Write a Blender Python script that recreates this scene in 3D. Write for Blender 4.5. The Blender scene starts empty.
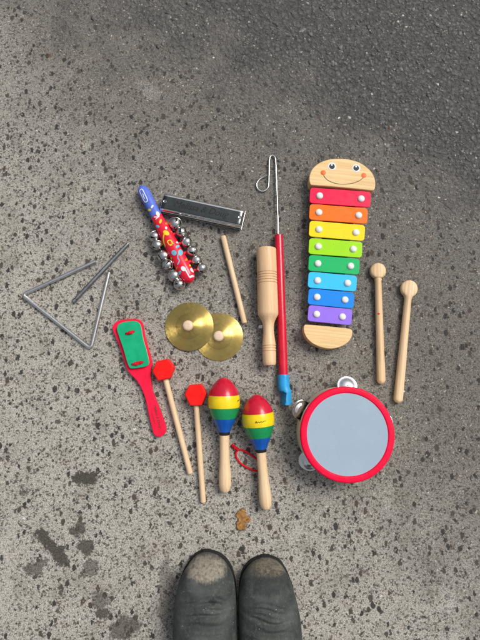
import bpy, bmesh, math, random
import numpy as np
from mathutils import Vector, Matrix, noise as mnoise

random.seed(7)
rng = np.random.default_rng(7)
S = bpy.context.scene
COL = S.collection
R = math.radians

# ---------------------------------------------------------------- camera model
H, TILT, FOV = 0.78, R(8.0), R(69.0)
F = 320 / math.tan(FOV / 2)
FW = Vector((0, math.sin(TILT), -math.cos(TILT)))
UP = Vector((0, math.cos(TILT), math.sin(TILT)))

def P(px, py, z=0.0):
    """where the photo's pixel meets the level z (metres)"""
    d = Vector((1, 0, 0)) * ((px - 240) / F) + UP * ((320 - py) / F) + FW
    t = (z - H) / d.z
    return Vector((d.x * t, d.y * t, z))

def mpp(px, py, z=0.0):
    return (P(px + 1, py, z) - P(px, py, z)).length

# ---------------------------------------------------------------- node helper
class G:
    def __init__(self, name):
        self.m = bpy.data.materials.new(name)
        self.m.use_nodes = True
        self.t = self.m.node_tree
        self.b = self.t.nodes['Principled BSDF']
        self._oc = None
    def n(self, typ, ins=None, **kw):
        nd = self.t.nodes.new('ShaderNode' + typ)
        for k, v in kw.items():
            setattr(nd, k, v)
        for k, v in (ins or {}).items():
            self.put(nd.inputs[k], v)
        return nd
    def put(self, sock, v):
        if isinstance(v, bpy.types.NodeSocket):
            self.t.links.new(v, sock)
        else:
            if sock.type == 'RGBA' and not isinstance(v, (int, float)) and len(v) == 3:
                v = (*v, 1)
            sock.default_value = v
    def oc(self):
        if self._oc is None:
            self._oc = self.n('TexCoord').outputs['Object']
        return self._oc
    def ma(self, op, a, b=0.0, c=0.0, clamp=False):
        nd = self.n('Math', operation=op, use_clamp=clamp)
        self.put(nd.inputs[0], a); self.put(nd.inputs[1], b); self.put(nd.inputs[2], c)
        return nd.outputs[0]
    def vm(self, op, a, b=(0, 0, 0), out=0):
        nd = self.n('VectorMath', operation=op)
        self.put(nd.inputs[0], a); self.put(nd.inputs[1], b)
        return nd.outputs[out]
    def noise(self, vec, scale, detail=2.0, rough=0.5, color=False, dist=0.0):
        nd = self.n('TexNoise', {'Vector': vec, 'Scale': scale, 'Detail': detail, 'Roughness': rough, 'Distortion': dist})
        return nd.outputs['Color' if color else 'Fac']
    def vor(self, vec, scale, feature='F1', rnd=1.0):
        nd = self.n('TexVoronoi', {'Vector': vec, 'Scale': scale, 'Randomness': rnd}, feature=feature)
        return nd
    def sm(self, x, a, b, lo=0.0, hi=1.0):
        nd = self.n('MapRange', interpolation_type='SMOOTHSTEP')
        for k, v in zip(('Value', 'From Min', 'From Max', 'To Min', 'To Max'), (x, a, b, lo, hi)):
            self.put(nd.inputs[k], v)
        return nd.outputs[0]
    def mix(self, f, a, b, mode='MIX'):
        nd = self.n('Mix', data_type='RGBA', blend_type=mode)
        self.put(nd.inputs[0], f); self.put(nd.inputs[6], a); self.put(nd.inputs[7], b)
        return nd.outputs[2]
    def map(self, vec, scale=(1, 1, 1), loc=(0, 0, 0), rot=(0, 0, 0), typ='POINT'):
        nd = self.n('Mapping', {'Vector': vec, 'Scale': scale, 'Location': loc, 'Rotation': rot}, vector_type=typ)
        return nd.outputs[0]
    def bump(self, h, dist, strength=1.0):
        nd = self.n('Bump', {'Height': h, 'Distance': dist, 'Strength': strength})
        self.put(self.b.inputs['Normal'], nd.outputs[0])
    def set(self, **kw):
        for k, v in kw.items():
            self.put(self.b.inputs[k.replace('_', ' ')], v)
        return self.m

def paint(name, c, rough=0.38, wear=0.12, grain=False, coat=0.0, spec=0.28):
    """painted wood, plastic or enamel: faint mottling, scratches and dust in the gloss"""
    g = G(name)
    o = g.oc()
    n1 = g.noise(o, 60, 4, 0.6)
    n2 = g.noise(o, 900, 3, 0.6)
    dark = tuple(x * (1 - wear) for x in c)
    lite = tuple(min(1, x * (1 + wear * .5) + wear * 0.03) for x in c)
    col = g.mix(g.sm(n1, .3, .7), dark, lite)
    hgt = n2
    if grain:
        gr = g.noise(g.map(o, (14, 240, 240)), 1.0, 3, 0.6)
        col = g.mix(g.sm(gr, .45, .75, 0, .25), col, dark)
        hgt = g.ma('ADD', gr, g.ma('MULTIPLY', n2, .4))
    # specks of grit caught on the surface
    v = g.vor(o, 260)
    sp = g.ma('MULTIPLY', g.sm(v.outputs['Distance'], .12, .2, 1, 0), g.ma('GREATER_THAN', g.n('SeparateColor', {0: v.outputs['Color']}).outputs[0], .96))
    col = g.mix(g.ma('MULTIPLY', sp, .55), col, (.14, .12, .1))
    g.set(Base_Color=col, Roughness=g.sm(g.noise(o, 130, 4, .65), .25, .8, rough - .08, rough + .16))
    g.b.inputs['Coat Weight'].default_value = coat
    g.b.inputs['Specular IOR Level'].default_value = spec
    g.bump(hgt, .00035, .35)
    return g.m

def wood(name, light, dark, scale=1.0, rough=.5, rings=True, flecks=True):
    """pale turned or sawn wood, grain along local X"""
    g = G(name)
    o = g.oc()
    w = g.vm('ADD', o, g.vm('SCALE', g.noise(g.map(o, (8, 30, 30)), 1.0, 2, .5, True), (0, 0, 0)))
    a = g.noise(g.map(o, (9 * scale, 170 * scale, 170 * scale)), 1.0, 4, .6, dist=.6)
    b = g.noise(g.map(o, (40, 900, 900)), 1.0, 2, .5)
    big = g.noise(o, 18, 2, .5)
    col = g.mix(g.sm(a, .35, .7), light, dark)
    col = g.mix(g.sm(b, .55, .75, 0, .35), col, tuple(x * .72 for x in dark))
    if rings:
        wv = g.n('TexWave', {'Vector': g.map(o, (2.2, 60, 25)), 'Scale': 1.0, 'Distortion': 3.2, 'Detail': 2.0, 'Detail Scale': .6}, wave_type='BANDS', bands_direction='Y')
        col = g.mix(g.sm(wv.outputs['Fac'], .62, 1.0, 0, .42), col, tuple(x * .78 for x in dark))
    col = g.mix(g.sm(big, .35, .75, 0, .25), col, tuple(min(1, x * 1.12) for x in light))
    if flecks:
        fl = g.noise(g.map(o, (160, 1500, 1500)), 1.0, 1, .5)
        col = g.mix(g.sm(fl, .66, .74, 0, .4), col, tuple(x * .55 for x in dark))
    g.set(Base_Color=col, Roughness=g.sm(a, .2, .8, rough - .06, rough + .12))
    g.bump(g.ma('ADD', a, b), .0003, .35)
    return g.m

def metal(name, c, rough=.2, aniso=0.0, tarnish=.35, rad=False, dent=.0):
    g = G(name)
    o = g.oc()
    n = g.noise(o, 55, 5, .65)
    n2 = g.noise(o, 700, 2, .6)
    col = g.mix(g.sm(n, .42, .78, 0, tarnish), c, tuple(x * .42 for x in c))
    g.set(Base_Color=col, Metallic=1.0, Roughness=g.sm(g.noise(o, 210, 4, .7), .3, .75, max(.03, rough - .07), rough + .14))
    if rad:
        tg = g.n('Tangent', direction_type='RADIAL', axis='Z')
        g.put(g.b.inputs['Tangent'], tg.outputs[0])
        g.b.inputs['Anisotropic'].default_value = aniso
        g.b.inputs['Anisotropic Rotation'].default_value = .25
        ln = g.vm('LENGTH', g.vm('MULTIPLY', o, (1, 1, 0)), out=1)
        rw = g.noise(g.n('CombineXYZ', {0: ln}).outputs[0], 1500, 3, .7)
        g.bump(rw, .00012, .5)
    else:
        g.bump(g.ma('ADD', n2, g.ma('MULTIPLY', n, 3.0)), .0003, .25 + dent)
    return g.m

# ---------------------------------------------------------------- object helpers
MATS = {}
class T:
    """a thing: an Empty at its base, parts given in world coordinates"""
    def __init__(self, name, label, cat, loc, rz=0.0, group=None):
        o = bpy.data.objects.new(name, None)
        o.empty_display_size = .02
        COL.objects.link(o)
        o.location = (loc[0], loc[1], 0); o.rotation_euler = (0, 0, rz)
        o['label'] = label; o['category'] = cat
        if group: o['group'] = group
        self.o = o
        self.M = Matrix.Translation((loc[0], loc[1], 0)) @ Matrix.Rotation(rz, 4, 'Z')
        self.I = self.M.inverted()
    def part(self, name, geo, mats, parent=None, world=True, smooth=40, bevel=0, seg=3, sub=0, solid=0):
        vs, fs = geo[0], geo[1]
        if world:
            vs = [self.I @ Vector(v) for v in vs]
        ob = mesh(name, vs, fs, mats, parent or self.o, smooth, geo[2] if len(geo) > 2 else None)
        mods(ob, bevel, seg, sub, solid)
        return ob

def mods(ob, bevel=0, seg=3, sub=0, solid=0):
    if solid:
        m = ob.modifiers.new('solid', 'SOLIDIFY'); m.thickness = solid; m.offset = 0
    if bevel:
        m = ob.modifiers.new('bevel', 'BEVEL'); m.width = bevel; m.segments = seg
        m.limit_method = 'ANGLE'; m.angle_limit = R(38); m.harden_normals = True
    if sub:
        m = ob.modifiers.new('sub', 'SUBSURF'); m.levels = sub; m.render_levels = sub

def mesh(name, vs, fs, mats, parent=None, smooth=40, mi=None):
    me = bpy.data.meshes.new(name)
    me.from_pydata([tuple(v) for v in vs], [], fs)
    if not isinstance(mats, (list, tuple)): mats = [mats]
    for m in mats: me.materials.append(m)
    if mi:
        for p, i in zip(me.polygons, mi): p.material_index = i
    bm = bmesh.new(); bm.from_mesh(me)
    bmesh.ops.recalc_face_normals(bm, faces=bm.faces)
    bm.to_mesh(me); bm.free()
    if smooth:
        me.polygons.foreach_set('use_smooth', [True] * len(me.polygons))
        me.set_sharp_from_angle(angle=R(smooth))
    ob = bpy.data.objects.new(name, me)
    COL.objects.link(ob)
    if parent: ob.parent = parent
    return ob

def join(*geos):
    vs, fs, mi = [], [], []
    for k, g in enumerate(geos):
        b = len(vs)
        vs += list(g[0]); fs += [tuple(i + b for i in f) for f in g[1]]
        mi += list(g[2]) if len(g) > 2 else [0] * len(g[1])
    return vs, fs, mi

def shade(geo, i):
    return geo[0], geo[1], [i] * len(geo[1])

def spline(pts, n=6, closed=True):
    """Catmull-Rom through points (tuples of any length)"""
    out = []
    N = len(pts)
    rngN = range(N) if closed else range(N - 1)
    for i in rngN:
        if closed:
            a, b, c, d = (pts[(i + k) % N] for k in (-1, 0, 1, 2))
        else:
            a, b, c, d = pts[max(i - 1, 0)], pts[i], pts[i + 1], pts[min(i + 2, N - 1)]
        for k in range(n):
            t = k / n
            out.append(tuple(.5 * (2 * q + (r - p) * t + (2 * p - 5 * q + 4 * r - s) * t * t + (3 * q - p - 3 * r + s) * t ** 3)
                             for p, q, r, s in zip(a, b, c, d)))
    if not closed: out.append(tuple(pts[-1]))
    return out

def prism(pts, z0, z1):
    """pts world (x,y..); extruded between levels"""
    n = len(pts)
    vs = [(p[0], p[1], z0) for p in pts] + [(p[0], p[1], z1) for p in pts]
    fs = [tuple(range(n - 1, -1, -1)), tuple(range(n, 2 * n))]
    fs += [(i, (i + 1) % n, n + (i + 1) % n, n + i) for i in range(n)]
    return vs, fs

def pxout(pts, z, n=6):
    return [P(x, y, z) for x, y in spline(pts, n)]

def lathe(prof, a, b, seg=40, flat=1.0, phase=0.0):
    """revolve prof [(s metres from a, radius)] about the axis a->b"""
    a, b = Vector(a), Vector(b)
    d = (b - a).normalized()
    u = d.cross(Vector((0, 0, 1))).normalized()
    w = u.cross(d)
    vs, fs = [], []
    for s, r in prof:
        for k in range(seg):
            t = 2 * math.pi * k / seg + phase
            vs.append(a + d * s + u * (r * math.cos(t)) + w * (r * flat * math.sin(t)))
    for i in range(len(prof) - 1):
        for k in range(seg):
            k2 = (k + 1) % seg
            fs.append((i * seg + k, i * seg + k2, (i + 1) * seg + k2, (i + 1) * seg + k))
    fs.append(tuple(range(seg)))
    fs.append(tuple(range((len(prof) - 1) * seg, len(prof) * seg)))
    return vs, fs

def vlathe(prof, c, seg=64, axis=(0, 0, 1)):
    """revolve [(r, z)] about a vertical axis through c"""
    c = Vector(c); ax = Vector(axis).normalized()
    q = Vector((0, 0, 1)).rotation_difference(ax)
    vs, fs = [], []
    for r, z in prof:
        for k in range(seg):
            t = 2 * math.pi * k / seg
            vs.append(c + q @ Vector((r * math.cos(t), r * math.sin(t), z)))
    n = len(prof)
    for i in range(n - 1):
        for k in range(seg):
            k2 = (k + 1) % seg
            fs.append((i * seg + k, i * seg + k2, (i + 1) * seg + k2, (i + 1) * seg + k))
    return vs, fs, None

def caps(g, seg, n, first=True, last=True):
    vs, fs = g[0], g[1]
    if first: fs.append(tuple(range(seg)))
    if last: fs.append(tuple(range((n - 1) * seg, n * seg)))
    return vs, fs

def tube(pts, r, seg=12, closed=False):
    pts = [Vector(p) for p in pts]
    n = len(pts)
    rr = r if isinstance(r, (list, tuple)) else [r] * n
    vs, fs = [], []
    prev = None
    for i, p in enumerate(pts):
        if closed: t = pts[(i + 1) % n] - pts[i - 1]
        else: t = pts[min(i + 1, n - 1)] - pts[max(i - 1, 0)]
        t.normalize()
        if prev is None:
            up = Vector((0, 0, 1)) if abs(t.z) < .9 else Vector((1, 0, 0))
            u = t.cross(up).normalized()
        else:
            u = (prev - t * prev.dot(t)).normalized()
        prev = u
        w = t.cross(u)
        for k in range(seg):
            a = 2 * math.pi * k / seg
            vs.append(p + u * (rr[i] * math.cos(a)) + w * (rr[i] * math.sin(a)))
    m = n if closed else n - 1
    for i in range(m):
        j = (i + 1) % n
        for k in range(seg):
            k2 = (k + 1) % seg
            fs.append((i * seg + k, i * seg + k2, j * seg + k2, j * seg + k))
    if not closed:
        fs.append(tuple(range(seg))); fs.append(tuple(range((n - 1) * seg, n * seg)))
    return vs, fs

def disc(c, r, h, seg=28, ry=None, rot=0):
    """low dome-edged disc lying on level c.z"""
    ry = ry or r
    ring = lambda k, z: [(c[0] + (k * r * math.cos(t)) * math.cos(rot) - (k * ry * math.sin(t)) * math.sin(rot),
                          c[1] + (k * r * math.cos(t)) * math.sin(rot) + (k * ry * math.sin(t)) * math.cos(rot), c[2] + z)
                         for t in [2 * math.pi * i / seg for i in range(seg)]]
    vs = ring(1, 0) + ring(1, h * .6) + ring(.93, h)
    fs = [tuple(range(seg - 1, -1, -1)), tuple(range(2 * seg, 3 * seg))]
    for l in (0, 1):
        fs += [(l * seg + i, l * seg + (i + 1) % seg, (l + 1) * seg + (i + 1) % seg, (l + 1) * seg + i) for i in range(seg)]
    return vs, fs

def strip(pts, w, h=.0002):
    """flat printed stroke along 3-D points on an upward surface"""
    pts = [Vector(p) for p in pts]
    vs, fs = [], []
    for i, p in enumerate(pts):
        t = pts[min(i + 1, len(pts) - 1)] - pts[max(i - 1, 0)]
        t.z = 0; t.normalize()
        s = Vector((-t.y, t.x, 0)) * (w / 2)
        vs += [p + s, p - s]
    fs = [(2 * i, 2 * i + 1, 2 * i + 3, 2 * i + 2) for i in range(len(pts) - 1)]
    return vs, fs

def text_geo(body, size, shear=0.0, bold=0.0, spacing=1.0):
    cu = bpy.data.curves.new('lettering', 'FONT')
    cu.body = body; cu.size = size; cu.shear = shear; cu.offset = bold
    cu.align_x = 'CENTER'; cu.align_y = 'CENTER'; cu.space_character = spacing
    cu.resolution_u = 3
    ob = bpy.data.objects.new('lettering', cu)
    COL.objects.link(ob)
    bpy.context.view_layer.update()
    me = bpy.data.meshes.new_from_object(ob.evaluated_get(bpy.context.evaluated_depsgraph_get()))
    vs = [v.co.copy() for v in me.vertices]
    fs = [tuple(p.vertices) for p in me.polygons]
    bpy.data.objects.remove(ob); bpy.data.curves.remove(cu); bpy.data.meshes.remove(me)
    return vs, fs

def ang(a, b):
    return math.atan2(b.y - a.y, b.x - a.x)

# ---------------------------------------------------------------- materials
BEECH = wood('pale_beech', (.74, .545, .335), (.62, .42, .235))
BEECH_B = wood('warm_beech', (.72, .50, .29), (.60, .385, .20))
PINE = wood('yellow_pine', (.76, .53, .255), (.64, .41, .165), scale=.7)
STICKW = wood('dowel_wood', (.70, .51, .32), (.58, .395, .225), rings=False)
BLOCKW = wood('rubberwood', (.70, .485, .285), (.585, .375, .20), rings=False)
PLY = wood('raw_plywood', (.58, .47, .30), (.44, .34, .2), rings=False)
RED = paint('red_paint', (.62, .012, .028), .34)
HEXRED = paint('scarlet_paint', (.84, .008, .006), .4, spec=.18)
PADRED = paint('pinkish_red_paint', (.80, .008, .048), .5, grain=True, spec=.15)
TAMRED = paint('crimson_plastic_rim', (.84, .001, .042), .45, spec=.16)
GREEN = paint('emerald_paint', (.0, .36, .165), .42, grain=True)
TUBERED = paint('red_enamel', (.58, .004, .028), .2, coat=.4)
MOUTHBLUE = paint('sky_blue_plastic', (.02, .30, .62), .3)
STICKRED = paint('red_plastic', (.72, .008, .035), .22, coat=.3)
STICKBLUE = paint('periwinkle_plastic', (.09, .15, .58), .3)
WHITE = paint('white_plastic', (.78, .78, .76), .3, wear=.05)
INKWHITE = paint('white_print', (.72, .76, .80), .35, wear=.05)
INKYEL = paint('yellow_print', (.80, .62, .01), .35)
INKCYAN = paint('pale_blue_print', (.13, .46, .62), .35)
INKORG = paint('orange_print', (.85, .2, .01), .35)
INKBLACK = paint('black_print', (.012, .011, .011), .35, wear=.05)
INKBROWN = paint('burnt_brown_print', (.11, .035, .02), .6)
CHEEK = paint('orange_cheek_print', (.82, .16, .03), .45)
BLACK = paint('black_plastic', (.012, .012, .013), .4)
CORD = paint('red_cord', (.60, .006, .018), .75, spec=.2)
CHROME = metal('bright_chrome', (.74, .73, .71), .05, tarnish=.3)
NICKEL = metal('nickel_bells', (.58, .57, .54), .09, tarnish=.45, dent=.3)
STEEL = metal('dull_steel', (.50, .50, .50), .25, tarnish=.6)
DARKSTEEL = metal('dark_steel', (.34, .345, .35), .3, tarnish=.7)
PLATE = metal('dark_plate', (.088, .097, .092), .13, tarnish=.5)  # dark metal tone for the flat of the upper cover
BRASS = metal('spun_brass', (.53, .39, .12), .33, .95, .12, True)
DARK = paint('dark_void', (.01, .01, .01), .8)

# ---------------------------------------------------------------- xylophone
BT = .0205                       # top of the bars
HT = .0235                        # top of the end blocks
ax0, ax1 = P(342, 174, HT), P(328, 338, HT)
xy = T('xylophone', 'toy xylophone with eight rainbow bars and a smiling wooden face', 'xylophone', P(335, 256, 0), ang(ax0, ax1) - R(90))
head_px = [(309.6, 182.3), (309.2, 178), (310.2, 173), (313, 168), (318.5, 163.3), (326, 160.1), (334, 158.6), (343, 158.5),
           (352, 159.9), (361, 163.2), (368.5, 168.6), (373.4, 175), (375.3, 181.5), (375.2, 186.8), (374.2, 189.6), (371.5, 190.4),
           (358, 188.9), (342, 187.4), (326, 186), (313.5, 185.2), (310.8, 184.6)]
hb = xy.part('head_block', prism(pxout(head_px, HT, 5), 0, HT), PINE, bevel=.0022, seg=4)
tail_px = [(304.4, 325.6), (306.3, 324.6), (318, 325.4), (330, 326.5), (342, 327.8), (349.6, 328.8), (351.8, 330.3), (352.2, 333.5),
           (351, 338), (347.5, 342.5), (342, 346), (335, 348.2), (327, 348.4), (319, 346.4), (312, 342.8), (307, 338), (304.3, 332.5), (303.8, 328)]
xy.part('tail_block', prism(pxout(tail_px, HT, 5), 0, HT), PINE, bevel=.0022, seg=4)
e = .0003
for (ex, ey) in ((332.0, 166.4), (356.2, 168.1)):
    c = P(ex, ey, HT); s = mpp(ex, ey, HT)
    hi = P(ex - .2, ey - 1.4, HT)
    xy.part('eye', join(shade(disc((c.x, c.y, HT - e), 4.1 * s, 2 * e), 0),
                        shade(disc((c.x, c.y, HT - e), 2.9 * s, 2.7 * e), 1),
                        shade(disc((hi.x, hi.y, HT - e), .95 * s, 3.4 * e), 0)), [INKWHITE, INKBLACK], hb)
for (ex, ey) in ((323.2, 172.7), (363.9, 175.4)):
    c = P(ex, ey, HT); s = mpp(ex, ey, HT)
    xy.part('cheek', disc((c.x, c.y, HT - e), 2.65 * s, 2 * e), CHEEK, hb)
sm_px = spline([(323.6, 175.2), (326, 178.8), (331, 181.9), (337, 183.7), (343, 184.2), (349, 183.9), (354.6, 182.7), (359.6, 180.6), (363.2, 177.8)], 5, False)
xy.part('smile', strip([P(x, y, HT) + Vector((0, 0, .0003)) for x, y in sm_px], .0009), INKBLACK, hb)
bars = [('red', (.78, .002, .060), 340.3, 197.3, 61, 319.7, 195.6, 361.3, 198.6),
        ('orange', (.95, .15, .0), 338.5, 213.8, 58.2, 318.9, 212.2, 358.7, 215.2),
        ('yellow', (.90, .62, .0), 337.0, 230.7, 55.6, 318.9, 229.2, 356.0, 232.3),
        ('lime green', (.31, .66, .0), 335.5, 247.8, 53.4, 318.4, 246.3, 353.4, 248.9),
        ('green', (.0, .42, .115), 334.0, 264.7, 51, 318.0, 263.4, 350.8, 266.0),
        ('pale blue', (.03, .48, .84), 332.4, 281.6, 48.6, 317.6, 280.4, 347.7, 283.0),
        ('blue', (.0, .215, .74), 331.1, 298.4, 46, 317.1, 297.0, 345.1, 299.7),
        ('purple', (.27, .15, .74), 330.0, 315.1, 44, 316.7, 314.1, 342.5, 316.7)]
def rrect(cx, cy, w, h, r, a, z, n=6):
    out = []
    for sx, sy, t0 in ((1, 1, 0), (-1, 1, 90), (-1, -1, 180), (1, -1, 270)):
        for k in range(n + 1):
            t = R(t0 + 90 * k / n)
            x = sx * (w / 2 - r) + r * math.cos(t); y = sy * (h / 2 - r) + r * math.sin(t)
            out.append(Vector((cx + x * math.cos(a) - y * math.sin(a), cy + x * math.sin(a) + y * math.cos(a), z)))
    return out
pinL, pinR = [], []
for cname, c, cx, cy, w, lx, ly, rx, ry in bars:
    m = paint(cname.replace(' ', '_') + '_enamel', c, .40, wear=.03, spec=.2)
    cc = P(cx, cy, BT); s = mpp(cx, cy, BT)
    a = ang(P(lx, ly, BT), P(rx, ry, BT))
    br = xy.part('bar', prism(rrect(cc.x, cc.y, w * s, 16.3 * s, 3.1 * s, a, 0), BT - .003, BT), m, bevel=.0005, seg=2)
    br['label'] = cname + ' painted metal bar'
    for q, (x, y) in enumerate(((lx, ly), (rx, ry))):
        p = P(x, y, BT + .001); s = mpp(x, y, BT)
        (pinL if q == 0 else pinR).append(p)
        r = 3.45 * s
        prof = [(r, BT - .0002), (r, BT + .0006)] + [(r * math.cos(R(t)), BT + .0006 + .0034 * math.sin(R(t))) for t in (15, 30, 45, 60, 75, 86)]
        g = vlathe(prof, (p.x, p.y, 0), 24)
        xy.part('pin', caps(g, 24, len(prof)), WHITE, br)
for pins in (pinL, pinR):
    a, b = pins[0].copy(), pins[-1].copy()
    d = (b - a).normalized(); a -= d * .008; b += d * .008
    n = Vector((-d.y, d.x, 0)) * .0065
    xy.part('rail', prism([a + n, b + n, b - n, a - n], .003, BT - .0035), PLY, bevel=.001)

# ---------------------------------------------------------------- wooden mallets
def mallet(hx, hy, hr, ex, ey, w0, w1, label, dot=None):
    z = .008
    h, e_ = P(hx, hy, z), P(ex, ey, z)
    s = mpp((hx + ex) / 2, (hy + ey) / 2, z)
    th = T('wooden_mallet', label, 'mallet', P(hx, hy), ang(h, e_), 'plain wooden mallets beside the xylophone')
    L = (e_ - h).length
    r = hr * s
    prof = []
    # flattened round head blending into the shaft, then a rounded end
    out = []
    for k in range(15):
        t = R(180 - k * 11.2)
        out.append((r * math.cos(t), r * math.sin(t)))
    x1 = out[-1][0]
    out = [q for q in out if not (q[0] > 0 and q[1] < w0 / 2 * s)]
    xs = out[-1][0]
    out += [(xs + r * .12, w0 / 2 * s * 1.16), (xs + r * .4, w0 / 2 * s * 1.02)]
    for k in range(1, 9):
        t = k / 8
        out.append((xs + r * .4 + (L - w1 * s * .5 - xs - r * .4) * t, (w0 + (w1 - w0) * t ** .8) / 2 * s))
    for k in range(1, 6):
        t = R(90 * k / 5.15)
        out.append((L - w1 * s * .5 + w1 * s * .5 * math.sin(t), w1 / 2 * s * math.cos(t)))
    seg = 28
    vs, fs = [], []
    zc = .0072
    for x, hw in out:
        hz = min(hw, .0066)
        pw = .72 if hw > .0066 else 1.0
        for k in range(seg):
            t = 2 * math.pi * k / seg
            c_, s_ = math.cos(t), math.sin(t)
            yy = hw * math.copysign(abs(c_) ** pw, c_)
            zz = max(hz, .0036 if x < 0 else 0) * math.copysign(abs(s_) ** pw, s_)
            vs.append(Vector((x, yy, zc - (zc - .0056) * max(0, x / L) + zz)))
    for i in range(len(out) - 1):
        for k in range(seg):
            k2 = (k + 1) % seg
            fs.append((i * seg + k, i * seg + k2, (i + 1) * seg + k2, (i + 1) * seg + k))
    fs += [tuple(range(seg)), tuple(range((len(out) - 1) * seg, len(out) * seg))]
    body = th.part('handle', (vs, fs), BEECH_B if dot else BEECH, world=False, smooth=50)
    if dot:
        p = P(dot[0], dot[1], .0125)
        th.part('paint_spot', disc((p.x, p.y, .01225), .0012, .0008, 12, ry=.0020, rot=R(60)), PADRED, body)
    return th
mallet(376.5, 272.2, 8.3, 380.2, 385.4, 6.5, 8.2, 'plain wooden mallet with a tiny pink paint spot, nearest the xylophone', (378.9, 313.7))
mallet(407.3, 289.8, 8.8, 396.5, 404.2, 7.0, 8.6, 'spotless plain wooden mallet set farther from the xylophone, leaning toward the tambourine')

# ---------------------------------------------------------------- slide whistle
zt = .0085
a, b = P(278.7, 235, zt), P(283.4, 376, zt)
sw = T('slide_whistle', 'red slide whistle with light blue mouthpiece and wire pull handle', 'slide whistle', P(281, 300), ang(a, b))
s = mpp(281, 300, zt); L = (b - a).length; r0 = 4.3 * s
tb = sw.part('tube', lathe([(0, r0 * .8), (.0006, r0), (L, r0 * 1.05)], a, b, 32), TUBERED)
d = (b - a).normalized(); u = Vector((-d.y, d.x, 0))     # u points to image right (+x side)
if u.x < 0: u = -u
sw.part('end_plug', lathe([(-.0012, r0 * .62), (.0, r0 * .78), (.004, r0 * .78)], a, b, 24), STEEL, tb)
# mouthpiece: sleeve, then a scooped beak
ms, mr = L - .002, 5.7 * s
secs = []
LB = .0490
seg = 28
vs, fs = [], []
NX = 26
for i in range(NX + 1):
    t = i / NX
    x = ms + LB * t
    k = min(1, max(0, (t - .42) / .12))                  # beak swells to the right after the sleeve
    rr = mr * (1 + .06 * k) * (.93 if i == 0 else 1)
    off = u * (.0020 * k)
    cut = 0
    if t > .55:                                          # the scooped window on the upper left
        q = (t - .55) / .45
        cut = .78 * min(1, q / .12) ** .7 - .30 * max(0, q - .12)
    for j in range(seg):
        th_ = 2 * math.pi * j / seg
        cy, cz = math.cos(th_) * rr, math.sin(th_) * rr
        lim = rr * (1 - cut)
        w = .35 * cz - .94 * cy                          # toward upper-left
        if w > lim:
            cy += .94 * (w - lim); cz -= .35 * (w - lim)
        vs.append(a + d * x + u * cy + off + Vector((0, 0, cz)))
for i in range(NX):
    for j in range(seg):
        j2 = (j + 1) % seg
        fs.append((i * seg + j, i * seg + j2, (i + 1) * seg + j2, (i + 1) * seg + j))
fs += [tuple(range(seg)), tuple(range(NX * seg, (NX + 1) * seg))]
sw.part('mouthpiece', (vs, fs), MOUTHBLUE, smooth=35)
wp = [(278.4, 240), (278.1, 234.8), (277.6, 215), (276.9, 192), (276, 170), (275.5, 160.2), (274.6, 156.8), (272.4, 155.3), (270.1, 157.0), (269.2, 162),
      (268.9, 176.3), (268.5, 185.6), (266.5, 189.5), (262.2, 191.3), (257.9, 188.9), (256.6, 184.1), (259.3, 179.6), (263.3, 177.1), (267.4, 175.0)]
wz = [.0085, .0085, .0075, .006, .0045, .004, .0038, .0036, .0036, .0036, .0036, .0034, .003, .003, .003, .003, .003, .0032, .0056]
pts = spline([(x, y, z) for (x, y), z in zip(wp, wz)], 6, False)
sw.part('wire_handle', tube([P(x, y, z) for x, y, z in pts], .00135, 10), CHROME)

# ---------------------------------------------------------------- turned wooden guiro / tone block
zt = .0165
a, b = P(266.2, 248.8, zt), P(269.5, 365.3, zt)
gt = T('wooden_tone_tube', 'turned wooden tone tube with ringed grooves lying against the red whistle', 'tone tube', P(267.5, 300), ang(a, b))
s = (b - a).length / 116.5
def gr(x0, y, r):         # a turned groove at image row y
    return [(x0(y) - .0007, r), (x0(y) - .0002, r - .0011), (x0(y) + .0002, r - .0011), (x0(y) + .0007, r)]
X = lambda y: (y - 248.8) * s
rb = 9.9 * s
prof = [(0, rb * .2), (0, rb * .88), (.0006, rb * .96), (.0018, rb)]
for y in (274.1, 276.6, 279.2, 281.8, 284.6): prof += gr(X, y, rb)
prof += [(X(300), rb * 1.02), (X(314), rb * 1.02), (X(316), rb * 1.0), (X(318.5), rb * .86), (X(321.5), rb * .69), (X(325), rb * .57), (X(329), rb * .525), (X(334), rb * .54), (X(339), rb * .59), (X(344), rb * .655)]
r2 = rb * .675
for y in (346.4, 348.9, 351.5): prof += gr(X, y, r2)
prof += [(X(357), r2 * .98), (X(362), r2 * .95), (X(364.4), r2 * .9), (X(365.3), r2 * .8), (X(365.3), r2 * .1)]
# lies on the ground on its fat body: body axis level
b2 = Vector((b.x, b.y, .0150))
gt.part('body', lathe(prof, Vector((a.x, a.y, rb + .0006)), Vector((b.x, b.y, rb + .0006)), 48), BLOCKW, smooth=35)
# scrap of white paper beside its neck
c = P(260.6, 326.8, .002)
ws = T('paper_scrap', 'tiny crumpled white scrap beside the neck of the wooden tone tube', 'paper scrap', c)
vs, fs = [], []
for i in range(5):
    for j in range(5):
        vs.append(Vector((c.x + (i - 2) * .0016 + random.uniform(-.0006, .0006), c.y + (j - 2) * .0014 + random.uniform(-.0006, .0006), .0015 + random.uniform(0, .003))))
fs = [(i * 5 + j, i * 5 + j + 1, i * 5 + j + 6, i * 5 + j + 5) for i in range(4) for j in range(4)]
ws.part('crumpled_sheet', (vs, fs), WHITE, solid=.0003, sub=1)

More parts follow.
